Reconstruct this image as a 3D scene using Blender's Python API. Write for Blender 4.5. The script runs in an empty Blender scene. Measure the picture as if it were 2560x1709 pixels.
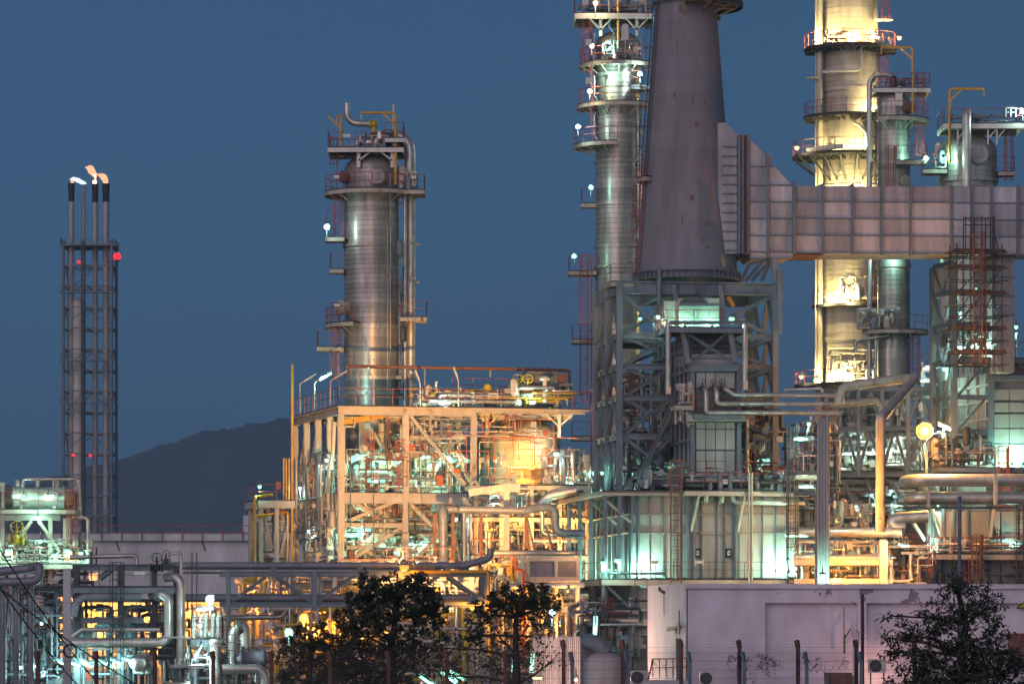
import bpy, math, random
from mathutils import Vector as V, Matrix, noise
rnd = random.Random(7)
R = math.radians
sc = bpy.context.scene
C = sc.collection
# ---------------------------------------------------------------- camera, sky, sun, exposure
HC, K, HOR = 5.0, 1e-4, 1580.0          # camera height, tangent per photo pixel, horizon row
cam = bpy.data.cameras.new('camera'); camo = bpy.data.objects.new('camera', cam); C.objects.link(camo)
cam.sensor_width = 36; cam.lens = 36/(2560*K); cam.shift_y = (HOR-854.5)/2560
cam.clip_start = 1; cam.clip_end = 20000
camo.location = (0, 0, HC); camo.rotation_euler = (R(90), 0, 0)
sc.camera = camo
world = bpy.data.worlds.new('World'); sc.world = world; world.use_nodes = True
nt = world.node_tree
sky = nt.nodes.new('ShaderNodeTexSky'); sky.sky_type = 'NISHITA'; sky.sun_disc = False
sky.sun_elevation = R(6); sky.sun_rotation = R(180-25); sky.dust_density = .6; sky.ozone_density = 3.6; sky.air_density = 1
tcn = nt.nodes.new('ShaderNodeTexCoord'); va = nt.nodes.new('ShaderNodeVectorMath'); va.operation = 'ADD'
va.inputs[1].default_value = (0, 0, .25)
nt.links.new(tcn.outputs['Generated'], va.inputs[0]); nt.links.new(va.outputs[0], sky.inputs[0])
hs = nt.nodes.new('ShaderNodeHueSaturation'); hs.inputs['Saturation'].default_value = 1.02
nt.links.new(sky.outputs[0], hs.inputs['Color']); nt.links.new(hs.outputs[0], nt.nodes['Background'].inputs[0])
nt.nodes['Background'].inputs[1].default_value = .091
sun = bpy.data.lights.new('sun', 'SUN'); suno = bpy.data.objects.new('sun', sun); C.objects.link(suno)
sun.energy = 1.7; sun.angle = R(70); sun.color = (1, .78, .83)
suno.rotation_euler = (R(76), 0, R(-25))
sc.view_settings.view_transform = 'Standard'; sc.view_settings.look = 'None'
sc.view_settings.exposure = 0; sc.view_settings.gamma = 1
sc.render.engine = 'CYCLES'
cy = sc.cycles
cy.use_denoising = True; cy.sample_clamp_indirect = 2.5; cy.sample_clamp_direct = 0
cy.max_bounces = 5; cy.diffuse_bounces = 2; cy.glossy_bounces = 3; cy.transmission_bounces = 3; cy.volume_bounces = 0
cy.caustics_reflective = False; cy.caustics_refractive = False
cy.use_light_tree = True
# ---------------------------------------------------------------- helpers
WL = {}
def px(x, y, Y):                         # a point of the place seen at photo pixel (x, y), Y metres away
    return V(((x-1280)*K*Y, Y, HC+(HOR-y)*K*Y))
def zat(y, Y): return HC+(HOR-y)*K*Y

class MB:
    def __init__(s): s.v = []; s.f = []; s.sm = []
    def add(s, vs, fs, smooth=False):
        n = len(s.v); s.v += [tuple(p) for p in vs]
        for f in fs: s.f.append(tuple(i+n for i in f)); s.sm.append(smooth)
        return s
    def box(s, c, size, ax=None):
        c = V(c); x, y, z = (V(a) for a in (ax or ((1,0,0),(0,1,0),(0,0,1))))
        x = x*size[0]/2; y = y*size[1]/2; z = z*size[2]/2
        vs = [c+x*i+y*j+z*k for k in (-1,1) for j in (-1,1) for i in (-1,1)]
        return s.add(vs, [(0,2,3,1),(4,5,7,6),(0,1,5,4),(2,6,7,3),(0,4,6,2),(1,3,7,5)])
    def bar(s, p, q, w, h=None, side=None):
        p = V(p); q = V(q); d = (q-p); L = d.length
        if L < 1e-6: return s
        d /= L; sd = V(side) if side else (V((0,0,1)).cross(d) if abs(d.z) < .98 else V((1,0,0)))
        sd = (sd - d*sd.dot(d)).normalized(); up = d.cross(sd)
        return s.box((p+q)/2, (w, L, h or w), (sd, d, up))
    def ibeam(s, p, q, w, h, t=None, side=None):
        p = V(p); q = V(q); d = (q-p).normalized(); t = t or max(.03, .1*h)
        sd = V(side) if side else (V((0,0,1)).cross(d) if abs(d.z) < .98 else V((1,0,0)))
        sd = (sd - d*sd.dot(d)).normalized(); up = d.cross(sd)
        a, b, tw = w/2, h/2, t/2
        prof = [(-a,-b),(a,-b),(a,-b+t),(tw,-b+t),(tw,b-t),(a,b-t),(a,b),(-a,b),(-a,b-t),(-tw,b-t),(-tw,-b+t),(-a,-b+t)]
        vs = [e+sd*x+up*y for e in (p, q) for x, y in prof]; n = 12
        fs = [(i,(i+1)%n,n+(i+1)%n,n+i) for i in range(n)]
        for o, fl in ((0,0),(n,1)):
            for c in ((0,1,2,11),(11,2,3,10),(10,3,4,9),(9,4,5,8),(8,5,6,7)):
                fs.append(tuple(o+i for i in (c if fl else c[::-1])))
        return s.add(vs, fs)
    def tube(s, pts, r, n=10, rad=0, caps=True, seg=5):
        pts = [V(p) for p in pts]
        if rad and len(pts) > 2:
            o = [pts[0]]
            for i in range(1, len(pts)-1):
                a, b, c = pts[i-1], pts[i], pts[i+1]
                d1 = (a-b); d2 = (c-b); l1, l2 = d1.length, d2.length
                if l1 < 1e-5 or l2 < 1e-5: continue
                d1 /= l1; d2 /= l2; ang = d1.angle(d2, math.pi)
                if ang > 3.05: o.append(b); continue
                t = min(rad/math.tan(ang/2), l1*.49, l2*.49); rr = t*math.tan(ang/2)
                cen = b+(d1+d2).normalized()*(rr/math.sin(ang/2)); u = (b+d1*t)-cen; w = (b+d2*t)-cen
                tot = u.angle(w); ax = u.cross(w).normalized()
                for j in range(seg+1): o.append(cen+Matrix.Rotation(tot*j/seg, 3, ax)@u)
            o.append(pts[-1]); pts = o
        t0 = (pts[1]-pts[0]).normalized()
        nx = t0.orthogonal().normalized(); vs = []; m = len(pts)
        for i, p in enumerate(pts):
            t = (pts[min(i+1,m-1)]-pts[max(i-1,0)])
            t = t.normalized() if t.length > 1e-9 else t0
            nx = (nx-t*nx.dot(t)).normalized(); ny = t.cross(nx)
            rr = r[i] if isinstance(r, (list, tuple)) else r
            for j in range(n):
                a = 2*math.pi*j/n; vs.append(p+(nx*math.cos(a)+ny*math.sin(a))*rr)
        fs = [(i*n+j, i*n+(j+1)%n, (i+1)*n+(j+1)%n, (i+1)*n+j) for i in range(m-1) for j in range(n)]
        s.add(vs, fs, n > 5)
        if caps: s.add(vs[:n], [tuple(range(n))[::-1]]); s.add(vs[-n:], [tuple(range(n))])
        return s
    def cyl(s, p, q, r, n=12, r2=None): return s.tube([p, q], [r, r if r2 is None else r2], n)
    def lathe(s, prof, c, n=40, a0=0, a1=360, smooth=True, axis=None):
        c = V(c); full = abs(a1-a0) >= 359.9; m = n if full else n+1
        if axis: zz = V(axis).normalized(); xx = zz.orthogonal().normalized(); yy = zz.cross(xx)
        else: xx, yy, zz = V((1,0,0)), V((0,1,0)), V((0,0,1))
        vs = []
        for r, z in prof:
            for j in range(m):
                a = R(a0+(a1-a0)*j/n); vs.append(c+xx*(r*math.cos(a))+yy*(r*math.sin(a))+zz*z)
        fs = []
        for i in range(len(prof)-1):
            for j in range(n):
                k = (j+1) % m; fs.append((i*m+j, i*m+k, (i+1)*m+k, (i+1)*m+j))
        return s.add(vs, fs, smooth)
    def sphere(s, c, r, n=12, sq=1):
        prof = [(max(1e-4, r*math.cos(R(a))), r*sq*math.sin(R(a))) for a in range(-90, 91, max(10, 180//n))]
        return s.lathe(prof, c, n)
    def rail(s, pts, h=1.1, closed=False, sp=1.5, w=.045, mid=True):
        pts = [V(p) for p in pts]
        if closed: pts = pts+[pts[0]]
        up = V((0,0,1))
        for a, b in zip(pts, pts[1:]):
            s.bar(a+up*h, b+up*h, w)
            if mid: s.bar(a+up*h*.52, b+up*h*.52, w*.8)
            L = (b-a).length; k = max(1, round(L/sp))
            for i in range(k): p = a.lerp(b, i/k); s.bar(p, p+up*h, w)
        s.bar(pts[-1], pts[-1]+up*h, w)
        return s
    def ladder(s, p, q, side, out, w=.45, cage=True, t=.045, hoop=.9, c0=2.2):
        p = V(p); q = V(q); sd = V(side).normalized(); out = V(out).normalized(); d = q-p; L = d.length; d /= L
        for k in (-1, 1): s.bar(p+sd*w/2*k, q+sd*w/2*k, t*1.4)
        for i in range(int(L/.45)): c = p+d*(.3+i*.45); s.bar(c-sd*w/2, c+sd*w/2, t*.7)
        if cage and L > c0+1:
            rr = .40
            def hp(c): return [c+sd*(rr*math.cos(R(a)))+out*(.12+rr*1.25*math.sin(R(a))) for a in (-18, 20, 55, 90, 125, 160, 198)]
            m = max(2, int((L-c0)/hoop)); prev = None
            for i in range(m+1):
                hh = hp(p+d*(c0+(L-c0)*i/m))
                for a, b in zip(hh, hh[1:]): s.bar(a, b, t*.9)
                if prev:
                    for k in range(0, 7): s.bar(prev[k], hh[k], t*.75)
                prev = hh
        return s

def hexlin(*c): return tuple(c)
def _new(name, bm, mat, parent):
    if isinstance(bm, bpy.types.Mesh):
        me = bm; c = V((0,0,0))
    else:
        vs = bm.v
        lo = [min(p[i] for p in vs) for i in range(3)]; hi = [max(p[i] for p in vs) for i in range(3)]
        c = V([(a+b)/2 for a, b in zip(lo, hi)])
        me = bpy.data.meshes.new(name); me.from_pydata([(p[0]-c.x, p[1]-c.y, p[2]-c.z) for p in vs], [], bm.f)
        me.polygons.foreach_set('use_smooth', bm.sm)
        me.materials.append(mat)
    o = bpy.data.objects.new(name, me); C.objects.link(o)
    WL[o.name] = c
    if parent is not None: o.parent = parent; o.location = c-WL[parent.name]
    else: o.location = c
    return o
def part(T, name, bm, mat, stuff=False, label=None):
    if not isinstance(bm, bpy.types.Mesh) and not bm.v: return None
    o = _new(name, bm, mat, T)
    if stuff: o['kind'] = 'stuff'
    if label: o['label'] = label
    return o
def copyp(T, o, loc):                    # another piece that shares the mesh of o, its centre at loc
    c = bpy.data.objects.new(o.name.split('.')[0], o.data); C.objects.link(c)
    c.parent = T; WL[c.name] = V(loc); c.location = V(loc)-WL[T.name]
    return c
def thing(name, label, cat, loc, group=None):
    o = bpy.data.objects.new(name, None); o.empty_display_size = .5; C.objects.link(o)
    o.location = loc; WL[o.name] = V(loc); o['label'] = label; o['category'] = cat
    if group: o['group'] = group
    return o
def single(name, label, cat, bm, mat, group=None):
    o = _new(name, bm, mat, None); o['label'] = label; o['category'] = cat
    if group: o['group'] = group
    return o
def struct(name, bm, mat):
    o = _new(name, bm, mat, None); o['kind'] = 'structure'; return o

class Fr:                                # a plant unit's own axes: u to the right along its front, v to the back
    def __init__(s, x, Y, th):
        s.th = R(th); s.O = V(((x-1280)*K*Y, Y, 0)); s.u = V((math.cos(s.th), math.sin(s.th), 0)); s.v = V((-math.sin(s.th), math.cos(s.th), 0))
        s.z = V((0,0,1)); s.ax = (s.u, s.v, s.z)
    def P(s, a, b, z): return s.O+s.u*a+s.v*b+s.z*z
    def hit(s, x, y, b=0):
        d = V(((x-1280)*K, 1, (HOR-y)*K)); t = (s.v.dot(s.O)+b)/s.v.dot(d); p = d*t; p.z += HC; return p
    def side(s, x, y, a=0):              # on the plane a = const (a side face)
        d = V(((x-1280)*K, 1, (HOR-y)*K)); t = (s.u.dot(s.O)+a)/s.u.dot(d); p = d*t; p.z += HC; return p
    def a(s, x, b=0): return (s.hit(x, 1500, b)-s.O).dot(s.u)
    def b(s, x, a=0): return (s.side(x, 1500, a)-s.O).dot(s.v)
    def zz(s, x, y, b=0): return s.hit(x, y, b).z

# ---------------------------------------------------------------- materials
def mat(name, col, rough=.6, metal=0, var=.25, scale=1.5, streak=0, bump=0, aniso=0, rust=0, obj=0, spec=.5):
    m = bpy.data.materials.new(name); m.use_nodes = True; n = m.node_tree.nodes; l = m.node_tree.links
    b = n['Principled BSDF']; b.inputs['Roughness'].default_value = rough; b.inputs['Metallic'].default_value = metal
    b.inputs['Specular IOR Level'].default_value = spec
    g = n.new('ShaderNodeNewGeometry')
    mp = n.new('ShaderNodeMapping'); l.new(g.outputs['Position'], mp.inputs['Vector'])
    if streak: mp.inputs['Scale'].default_value = (1, 1, streak)
    t = n.new('ShaderNodeTexNoise'); t.inputs['Scale'].default_value = scale; t.inputs['Detail'].default_value = 6; t.inputs['Roughness'].default_value = .65
    l.new(mp.outputs[0], t.inputs['Vector'])
    r = n.new('ShaderNodeValToRGB'); l.new(t.outputs['Fac'], r.inputs[0])
    r.color_ramp.elements[0].position = .32; r.color_ramp.elements[1].position = .68
    r.color_ramp.elements[0].color = tuple(c*(1-var) for c in col)+(1,); r.color_ramp.elements[1].color = tuple(min(1, c*(1+var*.35)) for c in col)+(1,)
    out = r.outputs[0]
    if rust:
        t2 = n.new('ShaderNodeTexNoise'); t2.inputs['Scale'].default_value = scale*.9; t2.inputs['Detail'].default_value = 8
        mp2 = n.new('ShaderNodeMapping'); mp2.inputs['Location'].default_value = (31, 7, 3); mp2.inputs['Scale'].default_value = (1, 1, .35)
        l.new(g.outputs['Position'], mp2.inputs['Vector']); l.new(mp2.outputs[0], t2.inputs['Vector'])
        r2 = n.new('ShaderNodeValToRGB'); r2.color_ramp.elements[0].position = .66-.1*rust; r2.color_ramp.elements[1].position = .78-.1*rust
        l.new(t2.outputs['Fac'], r2.inputs[0])
        mx = n.new('ShaderNodeMixRGB'); l.new(r2.outputs[0], mx.inputs[0]); l.new(out, mx.inputs[1]); mx.inputs[2].default_value = (.16, .055, .035, 1)
        out = mx.outputs[0]
    if obj:
        oi = n.new('ShaderNodeObjectInfo'); mr = n.new('ShaderNodeMapRange'); l.new(oi.outputs['Random'], mr.inputs[0])
        mr.inputs[3].default_value = 1-obj; mr.inputs[4].default_value = 1+obj*.5
        mm = n.new('ShaderNodeMixRGB'); mm.blend_type = 'MULTIPLY'; mm.inputs[0].default_value = 1
        l.new(out, mm.inputs[1]); l.new(mr.outputs[0], mm.inputs[2]); out = mm.outputs[0]
    l.new(out, b.inputs['Base Color'])
    rr = n.new('ShaderNodeMapRange'); l.new(t.outputs['Fac'], rr.inputs[0]); rr.inputs[1].default_value = .3; rr.inputs[2].default_value = .7
    rr.inputs[3].default_value = min(1, rough*1.25); rr.inputs[4].default_value = rough*.8; l.new(rr.outputs[0], b.inputs['Roughness'])
    if bump:
        bp = n.new('ShaderNodeBump'); bp.inputs['Strength'].default_value = bump; bp.inputs['Distance'].default_value = .03; l.new(t.outputs['Fac'], bp.inputs['Height']); l.new(bp.outputs[0], b.inputs['Normal'])
    if aniso:
        b.inputs['Anisotropic'].default_value = aniso; b.inputs['Anisotropic Rotation'].default_value = .25
        tg = n.new('ShaderNodeTangent'); tg.direction_type = 'RADIAL'; tg.axis = 'Z'; l.new(tg.outputs[0], b.inputs['Tangent'])
    return m
def emit(name, col, s):
    m = bpy.data.materials.new(name); m.use_nodes = True; n = m.node_tree.nodes; b = n['Principled BSDF']
    b.inputs['Base Color'].default_value = tuple(.06*c for c in col)+(1,); b.inputs['Roughness'].default_value = .9; b.inputs['Emission Color'].default_value = tuple(col)+(1,); b.inputs['Emission Strength'].default_value = s
    m.cycles.emission_sampling = 'NONE'
    return m
M = {}
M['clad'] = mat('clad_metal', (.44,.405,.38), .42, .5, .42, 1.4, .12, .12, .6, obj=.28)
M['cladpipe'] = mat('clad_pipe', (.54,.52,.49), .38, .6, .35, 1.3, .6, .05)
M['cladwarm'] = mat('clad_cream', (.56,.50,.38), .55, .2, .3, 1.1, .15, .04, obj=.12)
M['steel'] = mat('grey_steel_paint', (.15,.185,.22), .5, 0, .3, 1.2, .4, .04, rust=.25)
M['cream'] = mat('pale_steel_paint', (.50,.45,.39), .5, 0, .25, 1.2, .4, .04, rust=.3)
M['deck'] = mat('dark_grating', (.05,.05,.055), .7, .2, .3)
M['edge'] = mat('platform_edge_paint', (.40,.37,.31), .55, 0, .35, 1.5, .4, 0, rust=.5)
M['red'] = mat('red_rail_paint', (.27,.05,.04), .5, 0, .3)
M['yellow'] = mat('yellow_paint', (.62,.33,.03), .45, 0, .25)
M['orangep'] = mat('orange_red_paint', (.5,.11,.03), .45, 0, .25)
M['stack'] = mat('chimney_paint', (.215,.21,.235), .8, 0, .24, .9, .09, .04, rust=.02, obj=.07)
M['duct'] = mat('duct_plate', (.45,.435,.465), .6, 0, .36, 1.2, .16, .04, obj=.3)
M['panel'] = mat('furnace_panel', (.40,.385,.365), .5, .1, .28, .9, .35, .05, obj=.12)
M['darkpanel'] = mat('dark_panel', (.13,.125,.125), .55, .1, .3, .9, .35, .05, obj=.15)
M['dark'] = mat('dark_steel', (.06,.06,.065), .55, .3, .3)
M['black'] = mat('scorched_black', (.012,.012,.013), .7, 0, .3)
M['concrete'] = mat('concrete', (.60,.62,.64), .85, 0, .35, .35, .3, .08)
M['white'] = mat('white_trim', (.62,.60,.56), .5, 0, .2)
M['rusty'] = mat('rusty_post', (.20,.09,.06), .8, 0, .4, 6, .5)
M['bluepost'] = mat('blue_grey_post', (.12,.17,.22), .7, 0, .35, 5, .5)
M['wood'] = mat('weathered_pole', (.07,.05,.045), .8, 0, .4, 5, .2)
M['bluepipe'] = mat('slate_pipe_paint', (.20,.21,.25), .42, .1, .3, 1.5, .5)
M['bark'] = mat('bark', (.035,.028,.022), .9, 0, .4, 4)
M['ground'] = mat('ground_gravel', (.075,.07,.062), .9, 0, .4, .4)
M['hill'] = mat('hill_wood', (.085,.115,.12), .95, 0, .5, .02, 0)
M['oldred'] = mat('faded_red_paint', (.19,.11,.115), .85, 0, .35, 4, .3)
M['brass'] = mat('yellow_valve', (.55,.42,.03), .4, 0, .2)
M['cable'] = mat('black_cable', (.015,.015,.017), .6, 0, .2)
MINT, SOD, WARM, WHITE, RED = (.40,1,.75), (1,.365,.04), (1,.80,.42), (.68,1,.9), (1,.03,.03)
LENS = {}
def lensmat(col, s=1.7):
    k = (tuple(col), s)
    if k not in LENS: LENS[k] = emit('lit_lens', (1,.4,.07) if tuple(col) == SOD else col, 1.5 if tuple(col) == SOD else s)
    return LENS[k]
NL = [0]
def lamp(T, p, col=MINT, w=600, kind='flood', d=(0,-1,0), rad=None, size=1, along=None, spot=0):
    rad = rad or max(.05, .12*min(1, size))
    if tuple(col) == SOD: w *= 1.1
    p = V(p); d = V(d).normalized(); h = MB(); q = MB()
    sdv = V((0,0,1)).cross(d); sdv = sdv.normalized() if sdv.length > .1 else V((1,0,0)); up = d.cross(sdv)
    if kind == 'flood':
        h.lathe([(.02,-.34*size),(.16*size,-.3*size),(.25*size,-.06*size),(.26*size,.0),(.22*size,-.02*size)], p, 14, axis=d); h.bar(p-d*.1*size-V((0,0,.22))*size, p-d*.1*size-V((0,0,.8))*size, .07)
        q.lathe([(.01,.05*size),(.12*size,.045*size),(.2*size,.02*size),(.215*size,-.03)], p, 14, axis=d); lp = p+d*(.2 if size < 1.5 else .42)
    elif kind == 'tube':
        a = V(along).normalized() if along else V((1,0,0)); n_ = a.cross(V((0,1,0))); n_ = n_.normalized() if n_.length > .1 else V((0,0,1))
        h.box(p+V((0,0,.09)), (1.5*size, .26, .08), (a, V((0,1,0)), n_)); h.bar(p+V((0,0,.1))+a*.5*size, p+V((0,0,.7))+a*.7*size, .06)
        q.tube([p-a*.68*size-V((0,0,.03)), p+a*.68*size-V((0,0,.03))], .13*size, 8); lp = p-V((0,0,.22))+V((0,-.12,0))
    else:
        h.lathe([(.03,.45),(.05,.2),(.2*size,.12),(.2*size,.04)], p, 10); h.bar(p+V((0,0,.4)), p+V((0,.5,.55)), .05)
        q.sphere(p-V((0,0,.05)), .13*size, 10); lp = p-V((0,0,.08+.13*size+rad))+V((0,-.1,0)); w *= .6
    o = part(T, 'lamp', h, M['steel']); part(o, 'lens', q, lensmat(col))
    if w:
        ld = bpy.data.lights.new('lamp_light', 'SPOT' if spot else 'POINT'); ld.energy = w*(1 if not spot else 1); ld.color = col; ld.shadow_soft_size = rad
        lo = bpy.data.objects.new('lamp_light', ld); C.objects.link(lo); lo.parent = o; lo.location = lp-WL[o.name]
        if spot: ld.spot_size = R(spot); ld.spot_blend = .6; lo.rotation_euler = d.to_track_quat('-Z', 'Y').to_euler()
        NL[0] += 1
    return o

# ---------------------------------------------------------------- plant pieces
def sector_platform(T, c, z, r0, r1, a0, a1, rail=True, ext=None, edge=None, h=1.15, brackets=True, railmat=None, thick=.3):
    """deck of a walkway round a vessel; angles in degrees, -90 faces the camera"""
    c = V((c[0], c[1], z)); n = max(4, int(abs(a1-a0)/10)); full = abs(a1-a0) >= 359
    d = MB().lathe([(r0,0),(r1,0),(r1,-.09),(r0,-.09),(r0,0)], c, n, a0, a1, False)
    o = part(T, 'platform', d, M['deck'])
    e = MB().lathe([(r1-.06,-.1),(r1+.02,-.1),(r1+.02,-.1-thick),(r1-.06,-.1-thick),(r1-.06,-.1)], c, n, a0, a1, False)
    if not full:
        for a in (a0, a1):
            ca = V((math.cos(R(a)), math.sin(R(a)), 0)); e.bar(c+ca*(r0+.02)+V((0,0,-.1-thick/2)), c+ca*r1+V((0,0,-.1-thick/2)), .08, thick)
    part(o, 'edge_beam', e, edge or M['edge'])
    if rail:
        pts = [c+V((math.cos(R(a0+(a1-a0)*i/n)), math.sin(R(a0+(a1-a0)*i/n)), 0))*(r1-.05) for i in range(n+(0 if full else 1))]
        k = 2 if n > 8 else 1
        rm = MB(); pp = pts+([pts[0]] if full else [])
        up = V((0,0,1)); w = .05
        for i in range(len(pp)-1):
            rm.bar(pp[i]+up*h, pp[i+1]+up*h, w); rm.bar(pp[i]+up*h*.5, pp[i+1]+up*h*.5, w*.8)
            if i % k == 0: rm.bar(pp[i], pp[i]+up*h, w)
        rm.bar(pp[-1], pp[-1]+up*h, w)
        part(o, 'railing', rm, railmat or M['red'])
    if brackets:
        b = MB()
        for i in range(0, n+1, 3):
            a = R(a0+(a1-a0)*i/n); ca = V((math.cos(a), math.sin(a), 0))
            b.bar(c+ca*r0+V((0,0,-.18)), c+ca*(r1-.1)+V((0,0,-.18)), .08, .14); b.bar(c+ca*r0+V((0,0,-.95)), c+ca*(r1-.25)+V((0,0,-.25)), .07)
        part(o, 'bracket', b, M['edge'], stuff=True)
    return o
def deck(T, F, a0, a1, b0, b1, z, rails='flr', h=1.15, beam=.3, mt=None, sp=1.5, name='platform', railmat=None):
    """a straight deck in unit F; rails: f(ront) l(eft) r(ight) k(back)"""
    o = part(T, name, MB().box(F.P((a0+a1)/2, (b0+b1)/2, z-.045), (a1-a0, b1-b0, .09), F.ax), M['deck'])
    e = MB()
    for p, q in (((a0,b0),(a1,b0)),((a0,b0),(a0,b1)),((a1,b0),(a1,b1)),((a0,b1),(a1,b1))):
        e.bar(F.P(*p, z-.095-beam/2), F.P(*q, z-.095-beam/2), .1, beam)
    part(o, 'edge_beam', e, mt or M['edge'])
    r = MB(); c = {'f': ((a0,b0),(a1,b0)), 'l': ((a0,b0),(a0,b1)), 'r': ((a1,b0),(a1,b1)), 'k': ((a0,b1),(a1,b1))}
    for k in rails: p, q = c[k]; r.rail([F.P(*p, z), F.P(*q, z)], h, sp=sp)
    if rails: part(o, 'railing', r, railmat or M['red'])
    return o
def shell(T, c, r, z0, z1, band, m, n=44, rings=(), gap=.022):
    """a vessel wall: one sheet band above the other, each lapped over the next"""
    nb = max(1, round((z1-z0)/band)); h = (z1-z0)/nb; first = None
    for i in range(nb):
        zc = z0+(i+.5)*h
        if first is None:
            first = part(T, 'cladding_band', MB().lathe([(r,-h/2+gap*1.7),(r,h/2+.002)], V((c[0], c[1], zc)), n).lathe([(r-.05,-h/2-.01),(r-.05,-h/2+gap*1.6)], V((c[0], c[1], zc)), n).lathe([(r-.05,-h/2+gap*1.65),(r,-h/2+gap*1.7)], V((c[0], c[1], zc)), n, smooth=False), m)
        else: copyp(T, first, (c[0], c[1], zc)).rotation_euler = (0, 0, R(360/n*rnd.randrange(n)))
    for z, rr, hh in rings:
        part(T, 'stiffener_ring', MB().lathe([(r,-hh/2),(rr,-hh/2),(rr,hh/2),(r,hh/2)], V((c[0], c[1], z)), n, smooth=False), m)
def dome(T, c, r, z, hgt, m, n=44, name='dome'):
    prof = [(max(1e-3, r*math.cos(R(a))), hgt*math.sin(R(a))) for a in range(0, 91, 9)]
    return part(T, name, MB().lathe([(r,-.05)]+prof, V((c[0], c[1], z)), n), m)
def manhole(T, c, R0, z, ang, r, m, out=.5):
    d = V((math.cos(R(ang)), math.sin(R(ang)), 0)); p = V((c[0], c[1], z))+d*R0
    b = MB().lathe([(r*.75,-.3),(r*.75,out*.6),(r,out*.6),(r,out*.8),(r*.92,out*.82),(r*.9,out),(r*.35,out),(r*.35,out*1.15),(.01,out*1.15)], p, 24, axis=d, smooth=False)
    return part(T, 'manhole', b, m)
def davit(T, p, h, reach, m, side=-1, r=.11):
    p = V(p); t = p+V((0,0,h)); e = t+V((reach*side,0,0))
    b = MB().tube([p, t, e], r, 10, .3); b.bar(t+V((0,0,-1.0)), t+V((side*1.0,0,-.05)), r*1.3); b.bar(e, e+V((0,0,-.6)), .08)
    return part(T, 'davit', b, m)
def pipe(T, pts, r, m, rad=None, n=12, flanges=(), name='pipe', bands=0):
    b = MB().tube(pts, r, n, r*2.2 if rad is None else rad)
    for f in flanges:
        p, d = V(f[0]), V(f[1]).normalized(); b.cyl(p-d*.09, p+d*.09, r*1.55, n)
    if bands:
        for a, c in zip(pts, pts[1:]):
            a, c = V(a), V(c); L = (c-a).length; d = (c-a)/max(L, 1e-6)
            for i in range(1, int(L/bands)): p = a+d*(i*bands); b.tube([p-d*.025, p+d*.025], r*1.035, n)
    return part(T, name, b, m)
def exchanger(T, p, q, r, m, saddles=True, name='heat_exchanger'):
    p, q = V(p), V(q); d = (q-p).normalized(); L = (q-p).length
    pr = [(.01,-r*.35),(r*.6,-r*.28),(r,0),(r,L*.12),(r*1.14,L*.12),(r*1.14,L*.12+.18),(r,L*.12+.18),(r,L*.88),(r*1.14,L*.88),(r*1.14,L*.88+.16),(r,L*.88+.16),(r,L),(r*.6,L+r*.28),(.01,L+r*.35)]
    b = MB().lathe(pr, p, 22, axis=d, smooth=False)
    for i in range(len(b.sm)): b.sm[i] = True
    if saddles:
        for t in (.25, .75):
            c = p+d*L*t; b.box(c-V((0,0,r*.95)), (.25, r*1.5, r*.9), (d, d.cross(V((0,0,1))).normalized(), V((0,0,1))))
    for t in (.2, .5, .8): c = p+d*L*t; b.cyl(c, c+V((0,0,r*1.5)), r*.22, 8); b.cyl(c+V((0,0,r*1.5)), c+V((0,0,r*1.6)), r*.34, 8)
    return part(T, name, b, m)
def valve(T, p, r=.25, m=None, ax=(1,0,0)):
    p = V(p); a = V(ax).normalized()
    b = MB().sphere(p, r, 10); b.cyl(p-a*r*1.5, p-a*r*1.2, r*1.1, 10); b.cyl(p+a*r*1.2, p+a*r*1.5, r*1.1, 10); b.cyl(p, p+V((0,0,r*2.6)), r*.25, 8)
    t = p+V((0,0,r*2.6)); b.tube([t+V((math.cos(R(k))*r*1.3, math.sin(R(k))*r*.4, math.sin(R(k))*r*1.2)) for k in range(0, 361, 40)], r*.12, 5, caps=False)
    b.bar(t-V((r*1.3,0,0)), t+V((r*1.3,0,0)), r*.12); b.bar(t-V((0,0,r*1.2)), t+V((0,0,r*1.2)), r*.12)
    return part(T, 'valve', b, m or M['brass'])
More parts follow.
